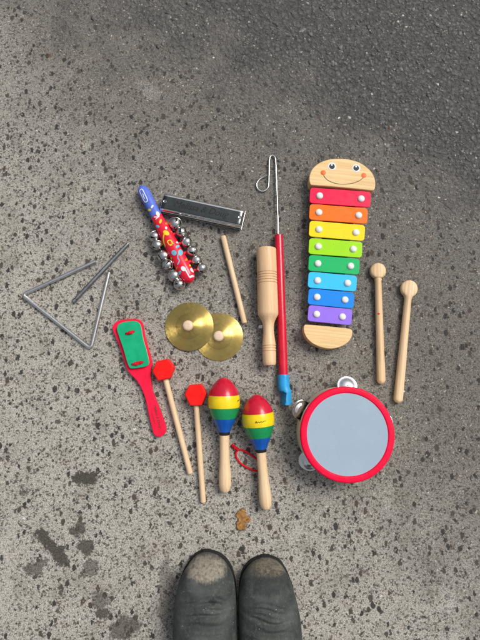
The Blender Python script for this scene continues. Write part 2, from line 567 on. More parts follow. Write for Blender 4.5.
# ---------------------------------------------------------------- plain stick
def dowel(th, name, a, b, r, mat, r1=None):
    L = (Vector(b) - Vector(a)).length
    r1 = r1 or r
    prof = [(0, r * .3), (.0003, r * .7), (.0012, r * .95), (.002, r)]
    prof += [(L * k / 6, r + (r1 - r) * k / 6) for k in range(1, 6)]
    prof += [(L - .002, r1), (L - .0012, r1 * .93), (L - .0003, r1 * .66), (L, r1 * .3)]
    return th.part(name, lathe(prof, a, b, 24), mat)
a, b = P(222.9, 235.8, .005), P(244.6, 323.6, .005)
st = T('wooden_stick', 'bare straight wooden stick lying between the harmonica and the cymbals', 'stick', P(234, 280), ang(a, b))
dowel(st, 'shaft', a, b, 2.75 * mpp(234, 280), STICKW)

# ---------------------------------------------------------------- red hex-headed beaters
def beater(verts, e, label):
    zt = .021
    cx = sum(v[0] for v in verts) / 6; cy = sum(v[1] for v in verts) / 6
    c = P(cx, cy, .0105)
    r = 2.75 * mpp(cx, cy)
    e_ = P(e[0], e[1], r)
    th = T('hammer_beater', label, 'beater', P(cx, cy), ang(c, e_), 'red hexagon headed beaters')
    th.part('head', prism([P(x, y, zt) for x, y in verts], .0, zt), HEXRED, bevel=.0019, seg=3)
    d = (e_ - c).normalized()
    st_ = c + d * .0135
    dowel(th, 'shaft', st_, e_, r, STICKW)
h1 = [(152.0, 371.2), (156.3, 361.2), (168.0, 358.6), (174.2, 367.2), (169.6, 378.3), (157.8, 380.9)]
h2 = [(184.3, 394.4), (189.1, 385.0), (201.5, 383.7), (206.7, 393.8), (201.7, 405.6), (190.0, 405.7)]
beater(h1, (190.4, 474), 'red hexagon headed beater touching the red and green clapper')
beater(h2, (203.2, 502.8), 'red hexagon headed beater touching the left maraca')

# ---------------------------------------------------------------- maracas
def maraca(top, end, wmax, bands, label, squig):
    rh = wmax / 2 * mpp(top[0], top[1] + 20, .028)
    za = rh + .0004
    a = P(top[0], top[1], za)
    e_ = P(end[0], end[1], .0125)
    th = T('maraca', label, 'maraca', P(top[0], top[1] + 18), ang(a, e_), 'striped wooden maracas')
    L = (e_ - a).length
    def f(row):   # photo row -> distance along the axis
        return L * (row - top[1]) / (end[1] - top[1])
    r0, r1, r2, r3, r4 = bands                   # red/yellow, yellow/green, green/blue, blue end, collar end
    Lh = f(r3)
    # egg-shaped head: radius along the axis
    key = [(0, 0), (.012, .17), (.04, .34), (.10, .56), (.19, .77), (.29, .915), (.38, .985), (.46, 1.0), (.54, .975), (.63, .90), (.72, .785), (.81, .65), (.90, .51), (1.0, .355)]
    def rad(x):
        t = min(1, max(0, x / Lh))
        for (t0, q0), (t1, q1) in zip(key, key[1:]):
            if t <= t1:
                return rh * (q0 + (q1 - q0) * (t - t0) / (t1 - t0))
    kk = spline([(t, q) for t, q in key], 5, False)
    def piece(x0, x1, bump=0.0):
        xs = [t * Lh for t, q in kk if x0 + 1e-4 < t * Lh < x1 - 1e-4]
        return [x0] + xs + [x1]
    def rad2(x):
        t = min(1, max(0, x / Lh))
        for (t0, q0), (t1, q1) in zip(kk, kk[1:]):
            if t <= t1 + 1e-9:
                return rh * (q0 + (q1 - q0) * (t - t0) / max(1e-9, t1 - t0))
        return rh * kk[-1][1]
    cuts = [0, f(r0), f(r1), f(r2), Lh]
    seg = 48
    prof, mi = [], []
    for i in range(4):
        pr = [(x, max(rad2(x), .0001)) for x in piece(cuts[i], cuts[i + 1])]
        if prof: pr = pr[1:]
        mi += [i] * (len(pr) - (0 if prof else 1))
        prof += pr
    g = lathe(prof, a, e_, seg)
    mat_i = [k for k in mi for _ in range(seg)] + [0, 3]
    head = th.part('head', (g[0], g[1], mat_i), [RED, INKYEL2, MGREEN, MBLUE], smooth=60)
    xc = f(r4)
    rc = rad2(Lh)
    th.part('collar', lathe([(Lh - .001, rc * .9), (Lh - .001, rc * 1.03), (Lh + (xc - Lh) * .5, rc * 1.0), (xc, rc * .93), (xc, rc * .5)], a, e_, 36), BLACK)
    rw = 4.85 * mpp(end[0], end[1])
    rm = 6.1 * mpp(end[0], end[1])
    hp = [(xc - .001, rw * 1.0), (xc + (L - xc) * .12, rw * .98), (xc + (L - xc) * .3, rw * .99), (xc + (L - xc) * .5, rw * 1.07), (xc + (L - xc) * .68, rm * .985),
          (xc + (L - xc) * .78, rm), (xc + (L - xc) * .87, rm * .96), (xc + (L - xc) * .94, rm * .80), (xc + (L - xc) * .98, rm * .55), (L, rm * .2)]
    hp = spline(hp, 4, False)
    hd = th.part('handle', lathe(hp, a, e_, 36), BEECH)
    # burnt rings round the neck of the handle
    d = (e_ - a).normalized(); uu = Vector((-d.y, d.x, 0)).normalized()
    ww = uu.cross(d)
    if ww.z < 0: ww = -ww
    if uu.x < 0: uu = -uu
    def surf(x, y):
        r = rad2(x)
        return a + d * x + uu * y + ww * math.sqrt(max(0, r * r - y * y)) + ww * .00025
    sq = [surf(f(q[1]), q[0]) for q in spline([(x, y) for x, y in squig], 5, False)]
    th.part('printed_script', tube(sq, .0004, 6), INKBLACK, head)
    return th
INKYEL2 = paint('yellow_lacquer', (.82, .60, .006), .26, coat=.35)
RED2 = RED
MGREEN = paint('green_lacquer', (.005, .25, .075), .26, coat=.35)
MBLUE = paint('blue_lacquer', (.003, .085, .40), .28, coat=.35)
RED = paint('red_lacquer', (.52, .006, .030), .24, coat=.25)
maraca((223.7, 377.3), (225.1, 492.8), 32.2, (395.2, 407.5, 418.4, 432.4, 435.2), 'striped maraca lying right next to a red hexagon headed beater',
       [(.0215, 401.5), (.0225, 399.8), (.0235, 400.6), (.0243, 399.4)])
maraca((256.0, 394.5), (266.2, 510.0), 32.6, (412.8, 425.6, 437.2, 449.5, 452.3), 'striped maraca with script across its yellow band, beside the red cord loop',
       [(-.006, 420.6), (-.004, 419.0), (-.0035, 420.8), (-.001, 419.6), (.001, 420.6), (.003, 419.7), (.005, 420.2), (.008, 419.6), (.011, 419.5)])

# red cord loop
cp = [(258.5, 470.4), (254.4, 470.6), (250, 469), (245.8, 466.8), (241.8, 464.3), (238.9, 461.3), (236.6, 457.6), (235.9, 453.8), (237.2, 450.6), (240.2, 449.6),
      (244, 450.8), (248, 452.8), (251.8, 455.3), (256, 458.3), (260, 461.5), (261.5, 466)]
cz = [.0016] * len(cp)
pts = spline([(x, y, z) for (x, y), z in zip(cp, cz)], 6)
ctr = P(247, 460)
rc = T('cord_loop', 'loop of red cord sticking out from under the right maraca handle', 'cord', ctr)
kn = [(238.2, 450.0, .002), (236.2, 448.4, .004), (234.6, 447.6, .003), (233.8, 446.2, .0025), (231.6, 445.2, .002)]
rc.part('loop', join(tube([P(x, y, z) for x, y, z in pts], .0016, 10, True),
                     tube([P(*q) for q in spline(kn, 5, False)], [.002 + .0012 * math.sin(k * .95) ** 2 for k in range(21)], 10)), CORD)

# ---------------------------------------------------------------- clapper
zp, zg = .009, .0155
pad_px = [(112.4, 328.8), (113, 325.4), (115.6, 322.3), (121.3, 319.8), (128, 319), (134.5, 318.8), (139.8, 320), (142.4, 323.6), (143.6, 330), (145, 337.5),
          (148.6, 350), (151.3, 360), (151.9, 364.5), (150.8, 369.5), (150.4, 376), (151, 382), (152, 388.5), (153.8, 394.5), (157.8, 404.4), (162.4, 416.6),
          (165.6, 427), (165.6, 431.5), (163.2, 435.3), (159, 437), (155.6, 436), (153.2, 432.8), (151.4, 426.6), (148.4, 414), (145.4, 399.5), (141.1, 388.1),
          (136.4, 380.4), (130.8, 374.6), (126.9, 369.6), (124.8, 363.5), (123.0, 357.5), (118.8, 345), (114.6, 335)]
gr_px = [(117, 330), (117.3, 326.6), (119.2, 323.9), (123.8, 322), (129.5, 321.2), (135.2, 321.1), (139.0, 322.8), (141.1, 327.5), (143.1, 338.8), (146.3, 350),
         (148.8, 360.6), (148.5, 363.8), (146, 366.2), (138.5, 367.7), (132.4, 368.4), (129.4, 367.3), (126.8, 361.3), (123.6, 350), (119.5, 338)]
a, b = P(128, 322, zp), P(160, 435, zp)
cl = T('clapper', 'red paddle clapper with a green plate tied on by red cord', 'clapper', P(142, 372), ang(a, b))
pd = cl.part('paddle', prism(pxout(pad_px, zp, 4), .0005, zp), PADRED, bevel=.0012)
gp = cl.part('clapper_plate', join(shade(prism(pxout(gr_px, zg, 4), zg - .0012, zg), 0), shade(prism(pxout(gr_px, zg, 4), zg - .0050, zg - .00122), 1)), [GREEN, PLY], bevel=.0007, seg=2)
for kx, ky, n, sp in ((130, 332.6, 3, 4.2), (137.6, 363.2, 5, 5.6)):
    pl = []
    for k in range(n * 6 + 1):
        t = k / (n * 6)
        x = kx - sp + 2 * sp * t; y = ky + 1.2 - 2.4 * t + 1.5 * math.sin(k * 1.9) * (.35 + t * (1 - t) * 2.4)
        pl.append((x, y, zg + .0006 + .0016 * (1 + math.cos(k * 2.3)) * math.sin(math.pi * min(1, max(0.05, t)))))
    cl.part('cord_knot', tube([P(*q) for q in spline(pl, 3, False)], .00125, 8), CORD, gp)
    for hx in (-sp, sp * .9):
        q = P(kx + hx, ky + (1.2 if hx < 0 else -1.2), zg)
        cl.part('cord_hole', disc((q.x, q.y, zg - .0002), .0016, .0004, 14), DARK, gp)
# burnt lettering along the handle
def lay(geo, c, a, z):
    m = Matrix.Translation((c.x, c.y, z)) @ Matrix.Rotation(a, 4, 'Z')
    return [m @ v for v in geo[0]], geo[1]
la = ang(P(154.5, 406, zp), P(160, 427.5, zp))
cl.part('lettering', lay(text_geo('Melissa & Doug', .0066, .35, 0, .92), P(157.4, 416.2, zp), la, zp + .0003), INKBROWN, pd, smooth=0)
sq = [P(151.2 + .262 * k + .35 * math.sin(k * 2.6), 411.5 + .82 * k, zp + .0003) for k in range(16)]
cl.part('small_print', strip(spline([tuple(q) for q in sq], 3, False), .0006), INKBROWN, pd, smooth=0)

# ---------------------------------------------------------------- cymbals
def cymbal(cx, cy, r_px, z, tilt, label):
    c = P(cx, cy, z + .001)
    s = mpp(cx, cy, z)
    r = r_px * s
    th = T('finger_cymbal', label, 'cymbal', P(cx, cy), 0, 'small brass cymbals')
    base = [(.0035, .0066), (.008, .0064), (.013, .0058), (.0175, .0047), (.0205, .0036), (.0220, .0029), (.026, .0022), (.032, .0016), (r - .001, .0004), (r, .0)]
    up = [(q, w + .0) for q, w in spline(base, 4, False)]
    lo = [(q, w - .0008) for q, w in reversed(up)]
    prof = up + lo + [up[0]]
    g = vlathe(prof, (0, 0, 0), 96)
    ob = th.part('plate', (g[0], g[1]), BRASS, world=False, smooth=50)
    ob.location = (0, 0, z); ob.rotation_euler = tilt
    kn = [(.0016, .0085), (.004, .0088), (.0052, .0098), (.0062, .0125), (.0063, .0150), (.0055, .0175), (.0035, .0190), (.0005, .0193)]
    kn = [(q * 1.42, .0056 + (w_ - .0085) * .95) for q, w_ in kn]
    kp = spline(kn, 3, False)
    g = vlathe(kp, (0, 0, 0), 28)
    k = th.part('knob', caps(g, 28, len(kp)), KNOBW, world=False)
    k.location = (0, 0, z); k.rotation_euler = tilt
KNOBW = wood('bare_knob_wood', (.68, .52, .37), (.58, .42, .28), rings=False)
cymbal(219.0, 336.9, 24.1, .0012, (0, 0, 0), 'small brass cymbal with wooden knob, tucked partly underneath its twin')
cymbal(189.4, 326.8, 24.4, .0042, (0, R(-4.0), 0), 'small brass cymbal with wooden knob, resting on top of its twin')

# ---------------------------------------------------------------- tambourine
TT = .052
c = P(347.6, 434.3, TT); s = mpp(347.6, 434.3, TT)
tam = T('tambourine', 'round toy tambourine with a red rim and pale blue drumhead', 'tambourine', (c.x, c.y), 0)
ro, ri = 47.4 * s, 41.2 * s
WB = wood('bent_ply', (.74, .66, .48), (.62, .53, .36), rings=False)
rh = ro - .0004
slots = [84, 152, 218, 292, 14]
slack = {84: .0040, 152: .0048, 218: .0012, 292: -.0075, 14: -.0060}
# hoop of bent ply with open windows for the jingles
seg = 180
zs = [.0, .0165, .0335, TT - .003]
vs, fs = [], []
for rr in (rh, rh - .005):
    for z in zs:
        for k in range(seg):
            t = 2 * math.pi * k / seg
            vs.append(Vector((rr * math.cos(t), rr * math.sin(t), z)))
def slot(k):
    t = (k + .5) * 360 / seg
    return any(abs((t - q + 180) % 360 - 180) < 14.5 for q in slots)
nz = len(zs)
def vid(l, i, k): return (l * nz + i) * seg + k % seg
for i in range(nz - 1):
    for k in range(seg):
        if i == 1 and slot(k): continue
        fs.append((vid(0, i, k), vid(0, i, k + 1), vid(0, i + 1, k + 1), vid(0, i + 1, k)))
        fs.append((vid(1, i, k + 1), vid(1, i, k), vid(1, i + 1, k), vid(1, i + 1, k + 1)))
for k in range(seg):
    fs.append((vid(0, 0, k + 1), vid(0, 0, k), vid(1, 0, k), vid(1, 0, k + 1)))
    fs.append((vid(0, nz - 1, k), vid(0, nz - 1, k + 1), vid(1, nz - 1, k + 1), vid(1, nz - 1, k)))
    if slot(k):
        fs.append((vid(0, 1, k), vid(0, 1, k + 1), vid(1, 1, k + 1), vid(1, 1, k)))
        fs.append((vid(0, 2, k + 1), vid(0, 2, k), vid(1, 2, k), vid(1, 2, k + 1)))
        if not slot(k - 1): fs.append((vid(0, 1, k), vid(1, 1, k), vid(1, 2, k), vid(0, 2, k)))
        if not slot(k + 1): fs.append((vid(0, 1, k + 1), vid(0, 2, k + 1), vid(1, 2, k + 1), vid(1, 1, k + 1)))
tam.part('hoop', (vs, fs), WB, world=False, smooth=30)
rp = [(ri - .001, TT - .0012), (ri, TT - .0003), (ri + .0012, TT + .0002), (ri + .004, TT + .0003), (ro - .003, TT + .0002), (ro - .0012, TT - .0004), (ro - .0002, TT - .0018), (ro, TT - .0026), (ro, TT - .0040), (ro - .0009, TT - .0040)]
g = vlathe(spline(rp, 3, False), (0, 0, 0), 128)
tam.part('rim', (g[0], g[1]), TAMRED, world=False, smooth=50)
g_ = G('pale_blue_drumhead')
o = g_.oc()
colr = g_.mix(g_.sm(g_.noise(o, 26, 4, .6), .35, .7), (.29, .38, .468), (.305, .395, .48))
sc = g_.noise(g_.map(o, (30, 420, 1), rot=(0, 0, .6)), 1, 3, .6)
colr = g_.mix(g_.sm(sc, .56, .74, 0, .07), colr, (.48, .56, .62))
g_.set(Base_Color=colr, Roughness=g_.sm(g_.noise(o, 70, 4, .6), .3, .7, .16, .30))
g_.bump(g_.noise(o, 30, 2, .5), .0006, .2)
SKIN = g_.m
kp = [(.0003, TT - .0015), (ri * .3, TT - .0015), (ri * .7, TT - .0014), (ri + .0005, TT - .0011)]
g = vlathe(kp, (0, 0, 0), 128)
tam.part('drumhead', caps(g, 128, 4, True, False), SKIN, world=False)
jp = [(.0008, .0046), (.003, .0046), (.0058, .0042), (.0084, .0031), (.0106, .0017), (.0124, .0007), (.0140, .0004), (.0155, .0005), (.0160, .0002), (.0153, -.0002), (.0124, .0), (.0104, .0011), (.0082, .0024), (.0056, .0035), (.0008, .0040)]
jg = vlathe(spline(jp, 2, False), (0, 0, 0), 40)
for q, zz in ((q, zz) for q in slots for zz in (.0225, .0268)):
    t = R(q)
    up_ = 1 if zz > .025 else -1
    ob = tam.part('jingle', (jg[0], jg[1]), CHROME, world=False, smooth=50)
    rj = rh - .0022 + slack[q]
    ob.scale = (1, 1, .62)
    ob.location = (rj * math.cos(t), rj * math.sin(t), zz)
    lean = Matrix.Rotation(R({84: 16, 152: -24, 218: 20, 292: 4, 14: -5}[q] * (1 if up_ > 0 else .7)), 4, Vector((-math.sin(t), math.cos(t), 0)))
    ob.rotation_euler = (lean @ Matrix.Rotation(0 if up_ > 0 else math.pi, 4, 'X')).to_euler()
for q in slots:
    t = R(q); x, y = (rh - .0025) * math.cos(t), (rh - .0025) * math.sin(t)
    tam.part('jingle_pin', lathe([(0, .0011), (.02, .0011)], (x, y, .0145), (x, y + .00001, .0355), 10), STEEL, world=False)

# ---------------------------------------------------------------- harmonica
ZH = .021
hc = [(161.9, 191.6), (245.2, 209.4), (241.9, 227.2), (160.3, 209.9)]
w = [P(x, y, ZH) for x, y in hc]
cen = (w[0] + w[1] + w[2] + w[3]) / 4
ha = ang((w[0] + w[3]) / 2, (w[1] + w[2]) / 2)
hm = T('harmonica', 'small dark harmonica with chromed edges and script lettering', 'harmonica', cen, ha)
HL = ((w[1] - w[0]).length + (w[2] - w[3]).length) / 2
HW = ((w[3] - w[0]).length + (w[2] - w[1]).length) / 2
def bx(x0, x1, y0, y1, z0, z1):
    return prism([(x0, y0), (x1, y0), (x1, y1), (x0, y1)], z0, z1)
hm.part('comb', bx(-HL / 2 + .0006, HL / 2 - .0006, -HW / 2 + .001, HW / 2 - .001, .0075, .0135), BLACK, world=False, bevel=.001)
for z0, z1 in ((.0063, .0075), (.0135, .0147)):
    hm.part('reed_plate', bx(-HL / 2, HL / 2, -HW / 2, HW / 2, z0, z1), CHROME, world=False, bevel=.0003)
def cover(sgn):
    """rounded cover shell: flat top, bright rolled edge along both long sides"""
    yy = [(-HW / 2 + .0006, .0), (-HW / 2 + .0008, .0018), (-HW / 2 + .0018, .0042), (-HW / 2 + .0036, .0058), (-HW / 2 + .006, .0063), (0, .0065), (HW / 2 - .0085, .0064), (HW / 2 - .0056, .0061), (HW / 2 - .0034, .0054), (HW / 2 - .0018, .0040), (HW / 2 - .0008, .0016), (HW / 2 - .0006, .0)]
    yy = spline(yy, 4, False)
    xs = [-HL / 2 + .0004, -HL / 2 + .0010, -HL / 2 + .0020, -HL / 2 + .005] + [-HL / 2 + .01 + (HL - .02) * k / 10 for k in range(11)] + [HL / 2 - .005, HL / 2 - .0020, HL / 2 - .0010, HL / 2 - .0004]
    vs, fs, mi = [], [], []
    n = len(yy)
    for i, x in enumerate(xs):
        e_ = min(x + HL / 2, HL / 2 - x)
        k = min(1, (e_ / .004) ** .5)
        for y, z in yy:
            vs.append((x, y, (.0147 + z * k) if sgn > 0 else (.0063 - z * k)))
    for i in range(len(xs) - 1):
        for j in range(n - 1):
            fs.append((i * n + j, i * n + j + 1, (i + 1) * n + j + 1, (i + 1) * n + j))
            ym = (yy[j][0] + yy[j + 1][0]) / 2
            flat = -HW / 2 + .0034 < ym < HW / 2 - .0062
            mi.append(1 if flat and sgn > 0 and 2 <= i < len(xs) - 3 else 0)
    return vs, fs, mi
hm.part('cover', cover(-1), CHROME, world=False)
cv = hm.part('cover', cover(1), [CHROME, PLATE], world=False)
for sgn in (-1, 1):
    x = sgn * (HL / 2 - .0068)
    rg = [(.0028, .0), (.0028, .0008), (.0023, .0013), (.0015, .0010), (.0012, .0004)]
    g = vlathe(rg, (x, .0002, .0211), 20)
    hm.part('rivet', (g[0], g[1]), CHROME, cv, world=False)
hm.part('lettering', [( [Matrix.Translation((-.003, -.0002, .02135)) @ v for v in t[0]], t[1]) for t in [text_geo('Melissa & Doug', .0158, .35, 0, .95)]][0], INKBLACK, cv, world=False, smooth=0)

# ---------------------------------------------------------------- jingle bell stick
zb = .0135
a, b = P(140.6, 185.6, zb), P(191.2, 282.6, zb)
js = T('jingle_stick', 'blue and red bell stick printed with notes and carrying shiny bells', 'jingle bells', P(167, 238), ang(a, b))
L = (b - a).length
s = mpp(166, 235, zb)
d = (b - a).normalized(); u = Vector((-d.y, d.x, 0))
key = [(0, .4), (.012, 2.6), (.035, 4.9), (.075, 5.9), (.13, 6.0), (.24, 5.6), (.32, 5.6), (.40, 6.1), (.52, 6.8), (.66, 7.2), (.82, 7.6), (.91, 7.5), (.955, 6.3), (.985, 4.0), (1.0, .6)]
kk = [(t, max(.3, q)) for t, q in spline(key, 5, False)]
def jr(x):
    t = min(1, max(0, x / L))
    for (t0, q0), (t1, q1) in zip(kk, kk[1:]):
        if t <= t1 + 1e-9: return (q0 + (q1 - q0) * (t - t0) / max(1e-9, t1 - t0)) * s
    return kk[-1][1] * s
FL = .85
xb = L * .325
seg = 40
pb = [(t * L, jr(t * L)) for t, q in kk if t * L < xb] + [(xb, jr(xb))]
pr_ = [(xb, jr(xb))] + [(t * L, jr(t * L)) for t, q in kk if t * L > xb + 1e-5]
grip = js.part('grip', lathe(pb, a, b, seg, FL), STICKBLUE, smooth=60)
body = js.part('body', lathe(pr_, a, b, seg, FL), STICKRED, smooth=60)
zz = Vector((0, 0, 1))
def pl(px, py):
    """photo pixel -> (along, across) on the stick"""
    q = P(px, py, zb + .008) - a
    return q.dot(d), q.dot(u)
def on(x, y, lift=.0003):
    r = jr(x) + .0
    y = max(-r * .97, min(r * .97, y))
    return a + d * x + u * y + zz * (FL * math.sqrt(max(0, r * r - y * y)) + lift)
def blob(cx, cy, rx, ry, rot=0, n=18):
    vs, fs = [on(cx, cy)], []
    for ring in (.5, 1.0):
        for k in range(n):
            t = 2 * math.pi * k / n
            x, y = rx * ring * math.cos(t), ry * ring * math.sin(t)
            vs.append(on(cx + x * math.cos(rot) - y * math.sin(rot), cy + x * math.sin(rot) + y * math.cos(rot)))
    fs += [(0, 1 + k, 1 + (k + 1) % n) for k in range(n)]
    fs += [(1 + k, 1 + n + k, 1 + n + (k + 1) % n, 1 + (k + 1) % n) for k in range(n)]
    return vs, fs
def stroke(pxs, w, n=5, closed=False):
    q = spline([pl(*p) for p in pxs], n, closed)
    if closed: q.append(q[0]); q.append(q[1])
    w *= 1.4
    vs, fs = [], []
    for i, (x, y) in enumerate(q):
        x0, y0 = q[max(i - 1, 0)]; x1, y1 = q[min(i + 1, len(q) - 1)]
        l = math.hypot(x1 - x0, y1 - y0) or 1
        nx, ny = -(y1 - y0) / l * w / 2, (x1 - x0) / l * w / 2
        vs += [on(x + nx, y + ny), on(x, y), on(x - nx, y - ny)]
    for i in range(len(q) - 1):
        for k in (0, 1):
            fs.append((3 * i + k, 3 * i + k + 1, 3 * i + 4 + k, 3 * i + 3 + k))
    return vs, fs
def pblob(px, py, rx, ry=None, rot=0):
    x, y = pl(px, py)
    return blob(x, y, 1.12 * rx * s, 1.12 * (ry or rx) * s, rot)
js.part('printed_frame', stroke([(139.6, 191.0), (141.2, 189.2), (142.8, 190.0), (145.2, 194.8), (147.4, 199.4), (147.2, 201.3), (145.3, 201.9), (143.9, 200.6), (141.8, 196.2)], .0010, 4, True), INKWHITE, grip, smooth=60)
js.part('printed_mark', join(stroke([(142.6, 193.6), (143.6, 195.8), (143.4, 196.4), (144.8, 198.8)], .0009)), INKWHITE, grip, smooth=60)
js.part('printed_mark', pblob(149.2, 209.6, 1.7, 1.0, .8), INKYEL, grip, smooth=60)
js.part('printed_note', join(pblob(166.4, 233.2, 3.0, 2.0, .5), stroke([(164.4, 234.3), (163.4, 238), (163.6, 242), (165, 246)], .0016)), INKYEL, body, smooth=60)
js.part('printed_note', join(stroke([(167.4, 241.8), (170.6, 240.6), (173.2, 244.4)], .0014), stroke([(170.0, 245.6), (172.2, 244.8)], .0022), stroke([(167.4, 241.8), (169.6, 245.4)], .0012)), INKYEL, body, smooth=60)
js.part('printed_note', join(pblob(174.2, 253.2, 2.6, 2.1, .3), pblob(180.6, 252.6, 3.0, 1.9, -.5), stroke([(178.4, 254.6), (178, 258), (179.6, 261.4), (177.6, 265)], .0013)), INKCYAN, body, smooth=60)
js.part('printed_note', join(pblob(183.6, 269.2, 2.5, 1.9, .3), pblob(192.6, 269.6, 2.3, 1.8, .3), stroke([(185.4, 269.6), (189.6, 277.2)], .0014), stroke([(189.4, 277.4), (195.2, 274.4)], .0022), stroke([(193.8, 270), (195.8, 274.6)], .0014)), INKWHITE, body, smooth=60)
js.part('printed_mark', join(pblob(157.8, 213.8, 2.6, 1.5, -.2), stroke([(154, 217), (158.6, 217.2)], .0012), stroke([(155.6, 219.4), (159.2, 216.4)], .001)), INKWHITE, body, smooth=60)
js.part('printed_mark', join(pblob(157.6, 226.2, 2.0, 1.0, .6)), INKCYAN, body, smooth=60)
js.part('printed_mark', pblob(166.8, 222.4, 1.2, 2.2, .4), INKORG, body, smooth=60)
js.part('printed_mark', pblob(177.4, 241.6, 1.0, 1.6, .3), INKWHITE, body, smooth=60)
for px_, py_, r1_, r2_, ro_, m_ in ((152.2, 206.6, .9, 1.8, .6, INKWHITE), (160.6, 221.4, 1.0, 2.2, .9, INKYEL), (172.6, 229.6, 1.1, 2.4, .5, INKORG), (163.2, 247.2, .8, 1.7, .2, INKWHITE),
                                 (177.6, 246.4, 1.1, 2.0, .4, INKCYAN), (170.2, 258.6, 1.0, 1.8, .3, INKYEL), (186.8, 258.6, 1.0, 2.6, .5, INKORG), (179.8, 272.6, 1.1, 1.7, .5, INKCYAN), (190.6, 264.2, .9, 1.9, .5, INKYEL),
                                 (166.2, 228.0, .9, 1.4, 1.1, INKWHITE), (176.2, 268.2, .9, 1.9, .2, INKORG)):
    js.part('printed_mark', pblob(px_, py_, r1_, r2_, ro_), m_, body, smooth=60)
# bells: a hollow ball with a cross of slits, a belt seam and two eyelets
def bell_mesh(r):
    bm = bmesh.new()
    bmesh.ops.create_uvsphere(bm, u_segments=32, v_segments=24, radius=r)
    dl = [f for f in bm.faces if (lambda q: q.z > -.1 * r and q.z < .93 * r and (abs(q.x) < .09 * r) and q.z > .1 * r)(f.calc_center_median())]
    hol = [f for f in bm.faces if any((f.calc_center_median() - Vector(h) * r).length < .2 * r for h in ((.0, .98, .05), (.0, -.98, .05)))]
    bmesh.ops.delete(bm, geom=list(set(dl + hol)), context='FACES')
    vs = [v.co.copy() for v in bm.verts]; bm.verts.index_update()
    fs = [tuple(v.index for v in f.verts) for f in bm.faces]
    bm.free()
    n = 32
    ring = tube([(r * 1.0 * math.cos(2 * math.pi * k / n), r * 1.0 * math.sin(2 * math.pi * k / n), 0) for k in range(n)], r * .075, 8, True)
    core = vlathe([(.02 * r, -.72 * r), (.5 * r, -.5 * r), (.72 * r, 0), (.5 * r, .5 * r), (.02 * r, .72 * r)], (0, 0, 0), 16)
    return join(shade((vs, fs), 0), shade(ring, 0), shade((core[0], core[1]), 1))
bell_px = [(175.2, 223.8, 6.0), (181.4, 232.6, 5.0), (186.4, 242.0, 5.3), (192.2, 251.4, 5.0), (196.4, 260.3, 5.1), (202.0, 268.5, 4.8),
           (154.6, 236.4, 5.4), (157.6, 245.6, 5.0), (163.4, 255.8, 5.8), (167.7, 265.0, 5.0), (174.2, 275.6, 6.1), (179.6, 284.6, 5.0)]
src = None
for i, (x, y, rp_) in enumerate(bell_px):
    r = rp_ * 1.08 * mpp(x, y, .012)
    q = js.I @ P(x, y, .0125)
    if src is None:
        ob = src = js.part('bell', bell_mesh(.0088), [NICKEL, DARK], world=False, smooth=50)
    else:
        ob = src.copy(); COL.objects.link(ob); ob.parent = js.o
    ob.location = (q.x, q.y, max(r + .0008, .0105 + (i % 2) * .004))
    ob.scale = (r / .0088,) * 3
    ob.rotation_euler = (random.uniform(-.9, .9), random.uniform(-1.1, 1.1), random.uniform(0, 6))
# red brackets carrying the bells
for i in range(6):
    for row in (0, 6):
        x, y, _ = bell_px[i + row]
        q = P(x, y, .0125)
        al = (q - a).dot(d); ac = (q - a).dot(u)
        p0 = a + d * (al - .004) + u * math.copysign(jr(al) * .7, ac)
        p1 = a + d * al + u * (ac * .86)
        p0.z = .012; p1.z = .011
        js.part('bell_bracket', tube([p0, (p0 + p1) / 2 + d * -.0012, p1], [.0032, .0026, .0022], 10), STICKRED)

# ---------------------------------------------------------------- triangle and its beater
zt = .0036
tp = [(96, 261.2), (22.3, 294.8), (91.1, 349.0), (109.2, 272.3)]
tw = [P(x, y, zt) for x, y in tp]
tr = T('triangle', 'open ended steel triangle lying on the concrete', 'triangle', (tw[0] + tw[1] + tw[2]) / 3, ang(tw[1], tw[2]))
pts = []
def corner(p, q, r_, rad=.009):
    d0 = (p - q).normalized(); d1 = (r_ - q).normalized()
    for k in range(9):
        t = k / 8
        A, B = q + d0 * rad, q + d1 * rad
        pts.append((1 - t) ** 2 * A + 2 * t * (1 - t) * q + t * t * B)
pts.append(tw[0]); pts.append(tw[0].lerp(tw[1], .5)); corner(tw[0], tw[1], tw[2]); pts.append(tw[1].lerp(tw[2], .5)); corner(tw[1], tw[2], tw[3]); pts.append(tw[2].lerp(tw[3], .5)); pts.append(tw[3])
tr.part('bar', tube(pts, .0033, 20), CHROME, bevel=0)
a, b = P(128.4, 243.3, .0035), P(71.8, 301.2, .0105)
# rests across the triangle's upper arm
tb_ = T('triangle_beater', 'straight dull steel beater crossing the open side of the triangle', 'beater', P(100, 272), ang(a, b))
a.z = .0033; b.z = .0040
dd = (b - a); L = dd.length
KB = 1.18
g = lathe([(q, w_ * KB) for q, w_ in [(0, .0012), (.0006, .0024), (.003, .0028), (.009, .0028), (.0096, .0022), (.0108, .0022), (.0114, .0030), (L * .5, .0031), (L - .008, .0031), (L - .0076, .0025), (L - .0066, .0025), (L - .006, .0034), (L - .001, .0034), (L, .0022)]], a, b, 20)
tb_.part('rod', g, DARKSTEEL)

